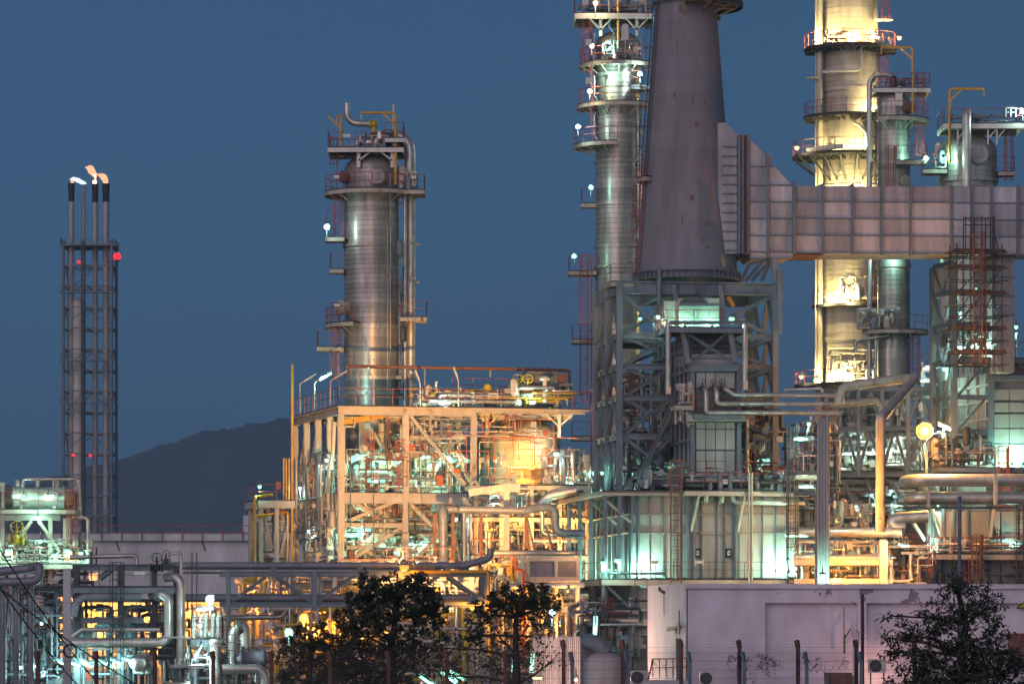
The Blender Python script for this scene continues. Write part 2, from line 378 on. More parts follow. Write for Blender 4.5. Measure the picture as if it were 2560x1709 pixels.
def clutter(T, F, a, b, z, n, seed, mats=('cladpipe','cream','steel'), rr=(.05,.09,.14), lad=1, vess=2, rails=2):
    """the small piping, instruments and handrails that fill a unit, too small to pick apart"""
    g = random.Random(seed); A = lambda: g.uniform(*a); B = lambda: g.uniform(*b); Z = lambda: g.uniform(*z)
    for mi, mk in enumerate(mats):
        m = MB()
        for i in range(n//len(mats)):
            p = [A(), B(), Z()]; pts = [list(p)]; last = -1
            for k in range(g.randint(2, 5)):
                ax = g.choice([x for x in ((0,0,2,2,1)) if x != last]); last = ax
                p[ax] = (A, B, Z)[ax]() if g.random() < .5 else min(max(p[ax]+g.uniform(-3, 3), (a, b, z)[ax][0]), (a, b, z)[ax][1])
                pts.append(list(p))
            pts = [F.P(*q) for q in pts]; r = g.choice(rr)*g.uniform(.7, 1.2)
            if sum((x-y).length for x, y in zip(pts, pts[1:])) < .5: continue
            m.tube(pts, r, 6, r*2, seg=2)
            if g.random() < .7:
                i0 = g.randrange(len(pts)-1); d = pts[i0+1]-pts[i0]
                if d.length > .5: c = pts[i0]+d*.5; d.normalize(); m.cyl(c-d*.12, c+d*.12, r*1.9, 6); m.bar(c, c+V((0,0,r*4)), .05); m.cyl(c+V((0,0,r*4)), c+V((0,0,r*4+.05)), r*1.8, 6)
        for i in range(vess):
            c = F.P(A(), B(), Z()); m.lathe([(.02,-.7),(.25,-.6),(.3,-.4),(.3,.5),(.22,.65),(.02,.75)], c, 8)
        for i in range(n//5):
            c = F.P(A(), B(), Z()); m.box(c, (g.uniform(.15,.5), g.uniform(.15,.4), g.uniform(.2,.6)), F.ax)
        part(T, 'small_piping', m, M[mk], stuff=True)
    m = MB()
    for i in range(rails):
        zz = Z(); a1 = A(); a2 = min(a[1], a1+g.uniform(2, 6)); bb = B(); m.rail([F.P(a1, bb, zz), F.P(a2, bb, zz)], 1.1)
    for i in range(lad):
        a1, bb = A(), B(); z0 = Z(); z1 = min(z[1], z0+g.uniform(3, 6))
        if z1-z0 > 1: m.ladder(F.P(a1, bb, z0), F.P(a1, bb, z1), F.u, -F.v, cage=g.random() < .5)
    part(T, 'small_railing', m, M['red'], stuff=True)
def member(T, F, p, q, w, h, m, name='beam', side=None, I=True):
    b = MB()
    (b.ibeam(p, q, w, h, side=side) if I else b.bar(p, q, w, h, side=side))
    return part(T, name, b, m)
HAZE = 2.2e-4
# ================================================================ the setting
def interp(x, tab):
    for (x0, y0), (x1, y1) in zip(tab, tab[1:]):
        if x0 <= x <= x1:
            t = (x-x0)/(x1-x0); t = t*t*(3-2*t); return y0+(y1-y0)*t
    return tab[0][1] if x < tab[0][0] else tab[-1][1]
g = MB(); g.add([(-5200,-200,0),(5200,-200,0),(5200,5900,0),(-5200,5900,0)], [(0,1,2,3)])
struct('ground', g, M['ground'])
ridge = [(-3500,1330),(-1200,1250),(-400,1300),(100,1215),(170,1195),(300,1150),(420,1122),(560,1085),(650,1064),(740,1055),(900,1062),(1150,1105),(1400,1185),(1700,1330),(1950,1490),(2150,1560),(4000,1570)]
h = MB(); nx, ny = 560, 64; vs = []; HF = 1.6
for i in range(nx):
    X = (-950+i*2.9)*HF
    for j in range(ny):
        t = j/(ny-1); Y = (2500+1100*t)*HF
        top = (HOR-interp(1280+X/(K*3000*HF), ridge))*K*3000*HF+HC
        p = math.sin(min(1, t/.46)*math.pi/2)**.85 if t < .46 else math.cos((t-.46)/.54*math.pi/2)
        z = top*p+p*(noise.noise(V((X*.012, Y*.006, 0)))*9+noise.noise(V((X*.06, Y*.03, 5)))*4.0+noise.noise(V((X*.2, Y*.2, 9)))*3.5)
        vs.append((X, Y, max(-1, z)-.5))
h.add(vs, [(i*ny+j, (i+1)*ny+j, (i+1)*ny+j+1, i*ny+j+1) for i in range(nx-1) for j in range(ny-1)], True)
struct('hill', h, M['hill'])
# long concrete building with a railed roof, far behind on the left
Fv = Fr(-900, 460, 0)
T = thing('concrete_building', 'long grey concrete building with a red railed roof behind the pipework', 'building', Fv.P(0,0,0))
a1 = Fv.a(1110); zt = zat(1349, 460)
part(T, 'wall', MB().box(Fv.P(a1/2, 10, zt/2), (a1, 20, zt), Fv.ax), M['concrete'])
part(T, 'parapet', MB().box(Fv.P(a1/2, 9.8, (zat(1351,460)+zat(1330,460))/2), (a1+.6, 21, zat(1330,460)-zat(1351,460)), Fv.ax), M['concrete'])
zr = zat(1345,460)+.5
for i in range(int(a1/6.2)):
    part(T, 'joint_rib', MB().box(Fv.P(3+i*6.2, -.72, zat(1341,460)), (.1, .06, .8), Fv.ax), M['concrete'])
part(T, 'railing', MB().rail([Fv.P(0,-.85,zat(1350,460)), Fv.P(a1,-.85,zat(1350,460))], 1.68, sp=2.3, w=.1), M['red'])
part(T, 'roof_house', MB().box(Fv.P(Fv.a(640), 6, zat(1318,460)), (3.4, 5, 3.0), Fv.ax), M['concrete'])
for x in (290, 505, 620): part(T, 'drain_pipe', MB().bar(px(x, 1352, 459.9), px(x+8, 1376, 459.9), .12), M['dark'])

# ================================================================ flare stack, far away on the left
Yf = 900; S = K*Yf
T = thing('flare_stack', 'tall lattice flare stack with four burning tips and red beacons', 'flare stack', (px(225,0,Yf).x, Yf, 0))
cx = px(225, 0, Yf).x; hw = 5.4; ztop = zat(607, Yf)
def fc(i, j, z): return V((cx+hw*i, Yf+hw*j, z))
levels = [0]+[zat(y, Yf) for y in range(1500, 600, -52)]
for i in (-1, 1):
    for j in (-1, 1): part(T, 'leg', MB().tube([fc(i,j,0), fc(i,j,ztop)], .33, 8), M['steel'])
for k in range(0, len(levels)):
    m = MB(); z = levels[k]
    for p, q in (((-1,-1),(1,-1)),((1,-1),(1,1)),((1,1),(-1,1)),((-1,1),(-1,-1))): m.bar(fc(*p,z), fc(*q,z), .3)
    m.bar(fc(0,-1,z), fc(0,1,z), .28); m.bar(fc(-1,0,z), fc(1,0,z), .28)
    part(T, 'ring_frame', m, M['steel'])
    if k+1 < len(levels) and k % 2 == 0:
        m = MB(); z2 = levels[k+1]
        for p, q in (((-1,-1),(1,-1)),((1,-1),(1,1)),((1,1),(-1,1)),((-1,1),(-1,-1))):
            mid = (fc(*p,z2)+fc(*q,z2))/2; m.bar(fc(*p,z), mid, .18); m.bar(fc(*q,z), mid, .18)
        part(T, 'brace', m, M['steel'])
for x, yt, r, dz in ((181,505,.62,-2),(208,470,.4,1),(238,505,.62,0),(266,505,.72,-1)):
    p = px(x, 0, Yf); part(T, 'riser', MB().tube([V((p.x, Yf+dz, 0)), V((p.x, Yf+dz, zat(yt, Yf)))], r, 10), M['panel'])
    if r > .5: part(T, 'burner_tip', MB().lathe([(r*1.05,0),(r*1.1,2),(r*1.25,3.6),(r*1.25,4.1),(r*.9,4.1)], V((p.x, Yf+dz, zat(yt, Yf)-.1)), 12), M['black'])
    else: part(T, 'burner_tip', MB().cyl(V((p.x, Yf+dz, zat(yt,Yf))), V((p.x, Yf+dz, zat(464,Yf))), .3, 8), M['steel'])
part(T, 'water_seal_drum', MB().lathe([(.01,zat(745,Yf)),(1.0,zat(748,Yf)),(1.25,zat(756,Yf)),(1.25,0)], V((px(196,0,Yf).x, Yf-1.5, 0)), 16), M['white'])
for y in (735, 905, 1010, 1290):
    m = MB(); z = zat(y, Yf); m.box((cx, Yf-hw+.5, z), (hw*2.3, 1.6, .3)); m.rail([fc(-1.12,-1.15,z+.1), fc(1.12,-1.15,z+.1)], 1.3, sp=2.4, w=.13)
    part(T, 'walkway', m, M['steel'])
m = MB(); z = ztop-1; m.box((cx, Yf, z), (hw*2.2, hw*2.2, .3)); m.rail([fc(-1.1,-1.1,z), fc(1.1,-1.1,z), fc(1.1,1.1,z), fc(-1.1,1.1,z)], 1.3, True, 2.4, w=.13); part(T, 'walkway', m, M['steel'])
part(T, 'ladder', MB().ladder(V((px(215,0,Yf).x, Yf-hw-.3, 2)), V((px(215,0,Yf).x, Yf-hw-.3, ztop)), (1,0,0), (0,-1,0), w=.9, t=.1, hoop=2), M['dark'])
for x, y, s, w in ((293,641,1.3,90),(197,655,.5,6),(183,1137,.4,6),(226,1138,.45,6)):
    p = px(x, y, Yf-hw-1); q = MB().sphere(p, .55*s+.12, 10); b = part(T, 'beacon', MB().cyl(p-V((0,0,.9*s)), p-V((0,0,.35*s)), .35*s, 8).bar(p-V((0,0,.8*s)), p+V((-2.2*s if x > 250 else 0, 1.5, -.8*s)), .15), M['dark'])
    part(b, 'lens', q, lensmat((1,.02,.03), 2.2))
    ld = bpy.data.lights.new('lamp_light', 'POINT'); ld.energy = w; ld.color = RED; ld.shadow_soft_size = .5*s; lo = bpy.data.objects.new('lamp_light', ld); C.objects.link(lo); lo.parent = b; lo.location = p+V((0,-.9,0))-WL[b.name]
fm = {}
for k, (c, s) in {'orange': ((1,.45,.24),1.6), 'core': ((1,.72,.5),2.6), 'blue': ((.7,.8,1),1.6)}.items(): fm[k] = emit('flame_'+k, c, s)
def flame(pts, rs, kind):
    n_ = len(pts); m_ = MB()
    for q in range(5):
        ox, oz = rnd.gauss(0,.28), rnd.gauss(0,.22); sc_ = rnd.uniform(.45,.8)
        m_.tube([px(x+rnd.gauss(0,1.2)*(i/n_), y+rnd.gauss(0,1.3)*(i/n_), Yf)+V((ox*i/n_*1.5, rnd.gauss(0,.2), oz*i/n_)) for i, (x, y) in enumerate(pts)], [r*S*sc_ for r in rs], 8)
    part(T, 'flame', m_, fm[kind])
flame([(181,462),(180,455),(179,449)], [2,4.5,.5], 'orange')
flame([(174,449),(183,446),(195,450),(205,456),(213,460)], [.5,5,7.5,6,.5], 'blue')
flame([(237,463),(237,456),(237,450)], [3,7,1.5], 'core'); flame([(240,447),(238,438),(231,427),(226,418),(221,417)], [.6,6,8,6,.5], 'orange')
flame([(265,462),(265,456),(263,449),(258,441),(248,436)], [3,7,7.5,6,.5], 'orange'); flame([(265,463),(265,457),(263,452)], [3,5.5,1], 'core')
flame([(239,446),(236,437),(233,430)], [.5,4.5,.5], 'core')

# ================================================================ column 1 (left)
def col_base(name, label, x, Y):
    p = px(x, 0, Y); return thing(name, label, 'column', (p.x, Y, 0), 'tall process columns'), (p.x, Y), K*Y
T, c, S = col_base('distillation_column', 'broad metal-clad column behind the lit steel frame, yellow davits on its top', 929, 318)
Z = lambda y: zat(y, 318)
X = lambda x: (x-1280)*S
r = 68.3*S
shell(T, c, r, 0, Z(425), 12*S, M['clad'], rings=[(Z(615), r+.13, .3), (Z(819), r+.14, .35), (Z(985), r+.14, .3)])
dome(T, c, r, Z(426), 38*S, M['clad'])
sector_platform(T, c, Z(480), r+.05, 118*S, 130, 385)
sector_platform(T, c, Z(809), r+.05, 117*S, 165, 248)
pf = Fr(1000, 317, 0)
deck(T, pf, X(996)-pf.O.x, X(1062)-pf.O.x, -1.6, 1.4, Z(481), 'fr')
deck(T, pf, X(1004)-pf.O.x, X(1068)-pf.O.x, -1.4, .8, Z(796), 'fr')
deck(T, pf, X(816)-pf.O.x, X(862)-pf.O.x, -.5, 1.2, Z(595), 'fl')
deck(T, pf, X(828)-pf.O.x, X(860)-pf.O.x, -.5, 1, Z(674), 'fl')
deck(T, pf, X(796)-pf.O.x, X(860)-pf.O.x, -.6, 1.4, Z(868), 'fl')
deck(T, pf, X(824)-pf.O.x, X(1010)-pf.O.x, -1.6, 3.4, Z(376), 'lk', beam=.35, mt=M['white'])
deck(T, pf, X(966)-pf.O.x, X(1011)-pf.O.x, -1.9, 2.2, Z(354), 'fr', mt=M['white'])
part(T, 'railing', MB().rail([V((X(824), 315.4, Z(376))), V((X(862), 315.4, Z(376)))], 1.15).rail([V((X(890), 315.4, Z(376))), V((X(960), 315.4, Z(376)))], 1.15), M['red'])
for x in (899, 983):
    m = MB(); p = V((X(x), 315.8, 0)); m.bar(p+V((0,0,Z(427))), p+V((0,0,Z(384))), .3, .12); s = 1 if x < 930 else -1
    m.bar(p+V((0,0,Z(410))), p+V((s*1.05,0,Z(385))), .12); part(T, 'support_leg', m, M['white'])
    m = MB(); p = V((X(x), 319.8, 0)); m.bar(p+V((0,0,Z(427))), p+V((0,0,Z(384))), .3, .12); part(T, 'support_leg', m, M['white'])
manhole(T, c, r, Z(451), -78, .62, M['clad'], .55); manhole(T, c, r, Z(447), -148, .5, M['rusty'], .6); manhole(T, c, r, Z(772), -152, .62, M['edge'], .75)
y0 = 317
pipe(T, [V((X(869),y0,Z(262))), V((X(869),y0,Z(312))), V((X(925),y0,Z(314)))], .25, M['cladpipe'], rad=.9)
part(T, 'relief_valve', MB().sphere(V((X(936),y0,Z(314))), .32, 12).cyl(V((X(924),y0,Z(314))), V((X(930),y0,Z(314))), .36, 10).cyl(V((X(936),y0,Z(322))), V((X(936),y0,Z(345))), .2, 10).bar(V((X(938),y0,Z(312))), V((X(942),y0,Z(302))), .1), M['brass'])
pipe(T, [V((X(940),c[1],Z(395))), V((X(940),c[1],Z(338))), V((X(1025),c[1],Z(338))), V((X(1025),c[1],Z(480)))], .43, M['cladpipe'], rad=1.35, n=16, bands=1.2)
pipe(T, [V((X(1027),c[1],Z(478))), V((X(1027),c[1],Z(1080)))], .37, M['cladpipe'], n=14, bands=2.4)
pipe(T, [V((X(1013),c[1]-.8,Z(490))), V((X(1013),c[1]-.8,Z(1080)))], .14, M['cladpipe'])
for y in (612, 705, 800, 950):
    m = MB(); m.bar(V((X(995),c[1],Z(y))), V((X(1050),c[1],Z(y))), .14, .2); m.bar(V((X(998),c[1],Z(y+24))), V((X(1034),c[1],Z(y+3))), .12); m.box((X(1028),c[1]-.5,Z(y-8)), (.34,.2,.3)); part(T, 'pipe_support', m, M['edge'])
davit(T, (X(991), 315.6, Z(470)), 178*S, 85*S, M['yellow']); davit(T, (X(855), 316, Z(376)), 78*S, 10*S, M['yellow'])
pipe(T, [V((X(984),c[1],Z(345))), V((X(984),c[1],Z(262)))], .1, M['white'])
m = MB(); m.ladder(V((X(843),c[1]-.3,Z(480))), V((X(843),c[1]-.3,Z(345))), (0,1,0), (-1,0,0)); part(T, 'caged_ladder', m, M['red'])
m = MB(); m.ladder(V((X(846),c[1]-.8,Z(595))), V((X(846),c[1]-.8,Z(495))), (1,0,0), (0,-1,0), c0=1.8); part(T, 'caged_ladder', m, M['red'])
m = MB(); m.bar(V((X(826),c[1]-1.3,Z(517))), V((X(815),c[1]-1.3,Z(560))), .06).bar(V((X(838),c[1]-1.3,Z(517))), V((X(836),c[1]-1.3,Z(590))), .06).bar(V((X(848),c[1]-1.3,Z(517))), V((X(856),c[1]-1.3,Z(590))), .06); part(T, 'ladder_guard', m, M['red'])
m = MB(); m.ladder(V((X(838),c[1]-.8,Z(960))), V((X(838),c[1]-.8,Z(760))), (1,0,0), (0,-1,0), c0=.5); part(T, 'caged_ladder', m, M['red'])
part(T, 'ladder_post', MB().bar(V((X(849),c[1]-.8,Z(1010))), V((X(849),c[1]-.8,Z(760))), .14), M['red'])
lamp(T, V((X(821), 315.6, Z(575))), WHITE, 170, 'flood', (.3,-1,-.2), size=1.1)
for y in (452, 770): part(T, 'name_plate', MB().box((X(846), 315.2, Z(y)), (.42,.04,.22)), M['white'])
part(T, 'name_plate', MB().box((X(870), 315.2, Z(350)), (.6,.04,.25)), M['white']); part(T, 'name_plate', MB().box((X(1036), 315.2, Z(453)), (.4,.04,.22)), M['white'])
part(T, 'conduit', MB().bar(V((X(978),c[1]-r-.0,Z(440))), V((X(978),c[1]-r-.0,Z(880))), .05).bar(V((X(971),c[1]-r-.02,Z(560))), V((X(971),c[1]-r-.02,Z(1000))), .05), M['edge'])
Fx = Fr(830, 316, 0)
clutter(T, Fx, (X(872)-Fx.O.x, X(1000)-Fx.O.x), (-.2, 2), (Z(374), Z(335)), 14, 3, rr=(.05,.08), lad=0, vess=0, rails=0)
clutter(T, Fx, (X(1004)-Fx.O.x, X(1045)-Fx.O.x), (-.4, .6), (Z(480), Z(440)), 14, 4, rr=(.05,.08), lad=0, vess=1, rails=0)
clutter(T, Fx, (X(998)-Fx.O.x, X(1010)-Fx.O.x), (0, 1), (Z(1000), Z(620)), 14, 5, rr=(.05,.08), lad=0, vess=1, rails=0, mats=('steel','dark'))

# ================================================================ column 2 (behind the chimney)
Y2 = 336
T, c, S = col_base('distillation_column', 'slender shiny column just behind the chimney, mint lit platforms down its side', 1545, Y2)
Z = lambda y: zat(y, Y2); X = lambda x: (x-1280)*S
r = 56*S
shell(T, c, r, 0, Z(112), 12.5*S, M['clad'], rings=[(Z(y), r+.12, .28) for y in (190, 297, 405, 512, 617, 668, 930)])
dome(T, c, r, Z(113), 34*S, M['clad'])
f2 = Fr(1545, Y2, 0); A = lambda x: X(x)-f2.O.x
sector_platform(T, c, Z(161), r+.05, 97*S, 150, 330); sector_platform(T, c, Z(263), r+.05, 104*S, 150, 330); sector_platform(T, c, Z(362), r+.05, 112*S, 155, 268)
deck(T, f2, A(1436), A(1630), -2.6, 2.6, Z(43), 'flr', beam=.45, mt=M['white'])
deck(T, f2, A(1454), A(1490), -.6, 1, Z(508), 'fl'); deck(T, f2, A(1422), A(1490), -1.2, 1, Z(678), 'fl'); deck(T, f2, A(1430), A(1490), -1.2, 1, Z(848), 'fl'); deck(T, f2, A(1430), A(1490), -1.2, 1, Z(1090), 'fl')
deck(T, f2, A(1577), A(1632), -2.6, -.6, Z(222), 'flr', mt=M['steel'])
for x in (1500, 1590):
    m = MB(); p = V((X(x), c[1]-2.2, 0)); m.bar(p+V((0,0,Z(100))), p+V((0,0,Z(56))), .25, .12); m.bar(p+V((0,0,Z(85))), p+V((.9,0,Z(57))), .12).bar(p+V((0,0,Z(85))), p+V((-.9,0,Z(57))), .12); part(T, 'support_leg', m, M['white'])
pipe(T, [V((X(1544),c[1]-2.3,Z(150))), V((X(1544),c[1]-2.3,Z(-70)))], .12, M['yellow'], name='davit')
pipe(T, [V((X(1522),c[1]-2,Z(-60))), V((X(1522),c[1]-2,Z(75))), V((X(1534),c[1]-2,Z(92))), V((X(1534),c[1]-2,Z(160)))], .1, M['steel'])
part(T, 'lifting_lug', MB().box((X(1561),c[1]-r-.2,Z(100)), (.62,.12,1.3)).cyl(V((X(1561),c[1]-r-.3,Z(78))), V((X(1561),c[1]-r-.1,Z(78))), .31, 12), M['clad'])
manhole(T, c, r, Z(126), -112, .5, M['edge'], .6)
m = MB(); m.ladder(V((X(1466),c[1]-1.4,Z(165))), V((X(1466),c[1]-1.4,Z(50))), (1,0,0), (0,-1,0), c0=.3, w=.6); part(T, 'caged_ladder', m, M['red'])
m = MB(); m.ladder(V((X(1466),c[1]-1.4,Z(190))), V((X(1466),c[1]-1.4,Z(165))), (1,0,0), (0,-1,0), cage=False); m.bar(V((X(1478),c[1]-1.4,Z(365))), V((X(1478),c[1]-1.4,Z(50))), .16); part(T, 'ladder', m, M['red'])
m = MB(); m.ladder(V((X(1459),c[1]-1.3,Z(1000))), V((X(1459),c[1]-1.3,Z(640))), (1,0,0), (0,-1,0), c0=.4, w=.55); m.bar(V((X(1478),c[1]-1.3,Z(1200))), V((X(1478),c[1]-1.3,Z(640))), .16); part(T, 'caged_ladder', m, M['red'])
for x, y, w, col in ((1487,22,350,WARM),(1516,128,260,MINT),(1597,197,700,WHITE),(1473,240,330,WARM),(1444,328,300,WHITE),(1476,478,120,MINT),(1434,648,110,MINT),(1512,205,300,MINT),(1478,128,200,WARM)):
    lamp(T, V((X(x), c[1]-2.9, Z(y))), col, w, 'flood', (.15 if x < 1520 else -.3, .5 if x in (1512,1516) else -1, .1), size=.9)
for x, y in ((1462,20),(1470,215),(1470,120)): part(T, 'name_plate', MB().box((X(x), c[1]-3.2, Z(y)), (.5,.04,.5)), M['white'])
for i, yy in enumerate((150, 255, 352)): pipe(T, [V((X(1492),c[1]-1.2,Z(yy))), V((X(1485),c[1]-1.3,Z(yy-10))), V((X(1485),c[1]-1.3,Z(yy-60)))], .07, M['white'], n=8)
clutter(T, f2, (A(1505), A(1600)), (-2.6, -1.9), (Z(158), Z(112)), 16, 11, rr=(.05,.09), lad=0, vess=1, rails=0)
clutter(T, f2, (A(1445), A(1630)), (-1.5, 1.8), (Z(42), Z(5)), 20, 12, rr=(.05,.1), lad=0, vess=2, rails=1)
clutter(T, f2, (A(1594), A(1606)), (-1.6, -.4), (Z(700), Z(250)), 16, 13, rr=(.05,.08), lad=0, vess=0, rails=0, mats=('steel','cladpipe'))

# ================================================================ column 3 (big, lit yellow)
Y3 = 352
T, c, S = col_base('distillation_column', 'biggest column, brightly floodlit in yellow, with three red railed ring platforms', 2126, Y3)
Z = lambda y: zat(y, Y3); X = lambda x: (x-1280)*S
r = 68.5*S
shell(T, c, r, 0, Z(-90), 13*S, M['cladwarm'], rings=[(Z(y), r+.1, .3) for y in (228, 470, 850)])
ro = 116*S
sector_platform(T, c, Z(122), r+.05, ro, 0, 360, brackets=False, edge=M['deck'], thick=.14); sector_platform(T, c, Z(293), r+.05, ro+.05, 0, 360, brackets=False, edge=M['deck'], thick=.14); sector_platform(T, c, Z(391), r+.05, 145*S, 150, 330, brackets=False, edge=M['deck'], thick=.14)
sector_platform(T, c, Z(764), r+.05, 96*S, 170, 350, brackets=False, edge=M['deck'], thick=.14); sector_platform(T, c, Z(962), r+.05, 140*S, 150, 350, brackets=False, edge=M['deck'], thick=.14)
m = MB()
for a in range(165, 331, 18):
    d = V((math.cos(R(a)), math.sin(R(a)), 0)); p = V((c[0], c[1], 0)); m.bar(p+d*(r+.02)+V((0,0,Z(455))), p+d*139*S+V((0,0,Z(400))), .14)
part(T, 'strut', m, M['dark'], stuff=True)
for zc in (125, 296, 394):
    m = MB()
    for a in range(170, 371, 12):
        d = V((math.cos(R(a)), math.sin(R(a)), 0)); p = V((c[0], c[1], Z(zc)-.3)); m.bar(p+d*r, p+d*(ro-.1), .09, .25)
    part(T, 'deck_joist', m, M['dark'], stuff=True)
for dx, rr_ in ((2047,.28),(2037,.09),(2041,.09)): pipe(T, [V((X(dx),c[1]-1.2,Z(1080))), V((X(dx),c[1]-1.2,Z(-90)))], rr_, M['cladwarm'])
pipe(T, [V((X(2146),c[1]-r-.3,Z(130))), V((X(2146),c[1]-r-.3,Z(185))), V((X(2050),c[1]-r-.3,Z(191)))], .13, M['white'], rad=.4)
pipe(T, [V((X(2012),c[1]-1.6,Z(202))), V((X(2048),c[1]-1.6,Z(200))), V((X(2048),c[1]-1.6,Z(270)))], .12, M['cladwarm'], rad=.4)
pipe(T, [V((X(2130),c[1]-r-.2,Z(318))), V((X(2140),c[1]-r-.4,Z(322))), V((X(2156),c[1]-r-.6,Z(342))), V((X(2156),c[1]-r-.6,Z(388)))], .14, M['white'], rad=.5)
pipe(T, [V((X(2012),c[1]-2.6,Z(384))), V((X(2100),c[1]-r-1.4,Z(378)))], .22, M['white'])
m = MB(); m.ladder(V((X(2212),c[1]-.8,Z(54))), V((X(2212),c[1]-.8,Z(-80))), (1,0,0), (0,-1,0), c0=.1, w=.6); part(T, 'caged_ladder', m, M['red'])
m = MB(); m.ladder(V((X(2206),c[1]-.8,Z(216))), V((X(2206),c[1]-.8,Z(135))), (1,0,0), (0,-1,0), c0=.1, w=.6); part(T, 'caged_ladder', m, M['red'])
m = MB(); m.ladder(V((X(2180),c[1]-r-.4,Z(760))), V((X(2180),c[1]-r-.4,Z(640))), (1,0,0), (0,-1,0), c0=.1, w=.6); part(T, 'caged_ladder', m, M['red'])
part(T, 'awning', MB().box((X(2202), c[1]-2.2, Z(60)), (1.6, 1.2, .06)), M['cladwarm'])
manhole(T, c, r, Z(106), -112, .5, M['cladwarm'], .4); manhole(T, c, r, Z(742), -72, .55, M['cladwarm'], .4)
for a, y, w in ((-150,108,600),(-120,112,800),(-92,110,900),(-62,112,800),(-32,108,600),(-60,288,500),(-40,286,420),(-75,384,800),(-120,384,500),(-170,384,420),(-130,500,700),(-90,500,800),(-60,500,600),(-130,755,1000),(-95,755,1100),(-150,952,900),(-105,955,900),(-70,952,600)):
    d = V((math.cos(R(a)), math.sin(R(a)), 0)); p = V((c[0], c[1], Z(y)))+d*(r+1.45)
    lamp(T, p, (1,.79,.34), w*1.35, 'flood', -d+V((0,0,.55)), size=.45, rad=.2)
for x, y in ((2240,106),(1986,378),(1997,945),(2035,950)): lamp(T, V((X(x), c[1]-3.0, Z(y))), WARM, 200, 'bulb', size=1.6)
clutter(T, Fr(2126,Y3,0), (-2.2, 2.0), (-3.4, -2.6), (Z(955), Z(880)), 26, 21, mats=('cladwarm','white'), rr=(.06,.1,.2), lad=0, vess=2, rails=0)
clutter(T, Fr(2126,Y3,0), (-1.2, 2.0), (-3.3, -2.6), (Z(752), Z(700)), 14, 22, mats=('cladwarm','white'), rr=(.06,.1,.15), lad=0, vess=1, rails=0)
clutter(T, Fr(2126,Y3,0), (-2.6, 2.6), (-3.6, -2.8), (Z(120), Z(92)), 16, 23, mats=('cladwarm','red'), rr=(.05,.08), lad=0, vess=0, rails=0)

# ================================================================ column 4 (slender, in front of the big one)
Y4 = 338
T, c, S = col_base('distillation_column', 'narrow dark metal column against the yellow one, arched pipe over its domed top', 2234, Y4)
Z = lambda y: zat(y, Y4); X = lambda x: (x-1280)*S
r = 41*S
shell(T, c, r, 0, Z(258), 12*S, M['clad'], 32, rings=[(Z(665), r+.1, .35), (Z(300), r+.08, .2)])
dome(T, c, r, Z(259), 28*S, M['clad'])
f4 = Fr(2234, Y4, 0); A = lambda x: X(x)-f4.O.x
deck(T, f4, A(2180), A(2320), -1.6, 1.6, Z(224), 'flrk', mt=M['white'], beam=.35); sector_platform(T, c, Z(298), r+.05, 88*S, 240, 385); sector_platform(T, c, Z(826), r+.05, 86*S, 200, 365)
deck(T, f4, A(2235), A(2310), -2.4, -1.2, Z(407), 'fr')
pipe(T, [V((X(2171),c[1]-.8,Z(960))), V((X(2171),c[1]-.8,Z(190))), V((X(2236),c[1]-.8,Z(190))), V((X(2236),c[1]-.4,Z(260)))], .21, M['cladpipe'], rad=.85, n=14, bands=2)
davit(T, (X(2277), c[1]-1.5, Z(290)), 165*S, 78*S, M['yellow'])
part(T, 'lifting_lug', MB().box((X(2243),c[1]-r-.1,Z(248)), (.6,.1,1.5)).cyl(V((X(2243),c[1]-r-.15,Z(230))), V((X(2243),c[1]-r-.05,Z(230))), .3, 12), M['white'])
manhole(T, c, r, Z(275), -45, .48, M['rusty'], .6); manhole(T, c, r, Z(455), -60, .45, M['edge'], .5)
m = MB(); m.ladder(V((X(2297),c[1]-1.2,Z(298))), V((X(2297),c[1]-1.2,Z(188))), (1,0,0), (0,-1,0), c0=.2); part(T, 'caged_ladder', m, M['red'])
m = MB(); m.ladder(V((X(2222),c[1]-r-.3,Z(600))), V((X(2222),c[1]-r-.3,Z(372))), (1,0,0), (0,-1,0), c0=.2); m.box((X(2232),c[1]-r-.4,Z(388)), (.25,.1,1.2)); part(T, 'caged_ladder', m, M['red'])
m = MB(); m.ladder(V((X(2286),c[1]-.8,Z(960))), V((X(2286),c[1]-.8,Z(830))), (1,0,0), (0,-1,0), c0=.2); part(T, 'caged_ladder', m, M['red'])
m = MB(); m.ladder(V((X(2295),c[1]-1.2,Z(400))), V((X(2295),c[1]-1.2,Z(305))), (1,0,0), (0,-1,0), c0=.2); part(T, 'caged_ladder', m, M['red'])
lamp(T, V((X(2308), c[1]-2.2, Z(405))), MINT, 700, 'flood', (-.3,-1,0), size=1.1)
lamp(T, V((X(2225), c[1]-2.4, Z(640))), MINT, 500, 'flood', (.2,.6,-.4), size=.8)
clutter(T, f4, (A(2140), A(2240)), (-2, -1), (Z(824), Z(775)), 18, 31, rr=(.06,.1), lad=0, vess=1, rails=0)
clutter(T, f4, (A(2188), A(2310)), (-1.2, 1.2), (Z(222), Z(200)), 12, 32, rr=(.05,.08), lad=0, vess=1, rails=0, mats=('steel','dark'))
pipe(T, [V((X(2135),c[1]-1.8,Z(880))), V((X(2135),c[1]-1.8,Z(855))), V((X(2220),c[1]-1.8,Z(842))), V((X(2220),c[1]-1.8,Z(822)))], .13, M['cladpipe'])
pipe(T, [V((X(2185),c[1]-1.6,Z(960))), V((X(2185),c[1]-1.6,Z(830)))], .12, M['cladpipe'])

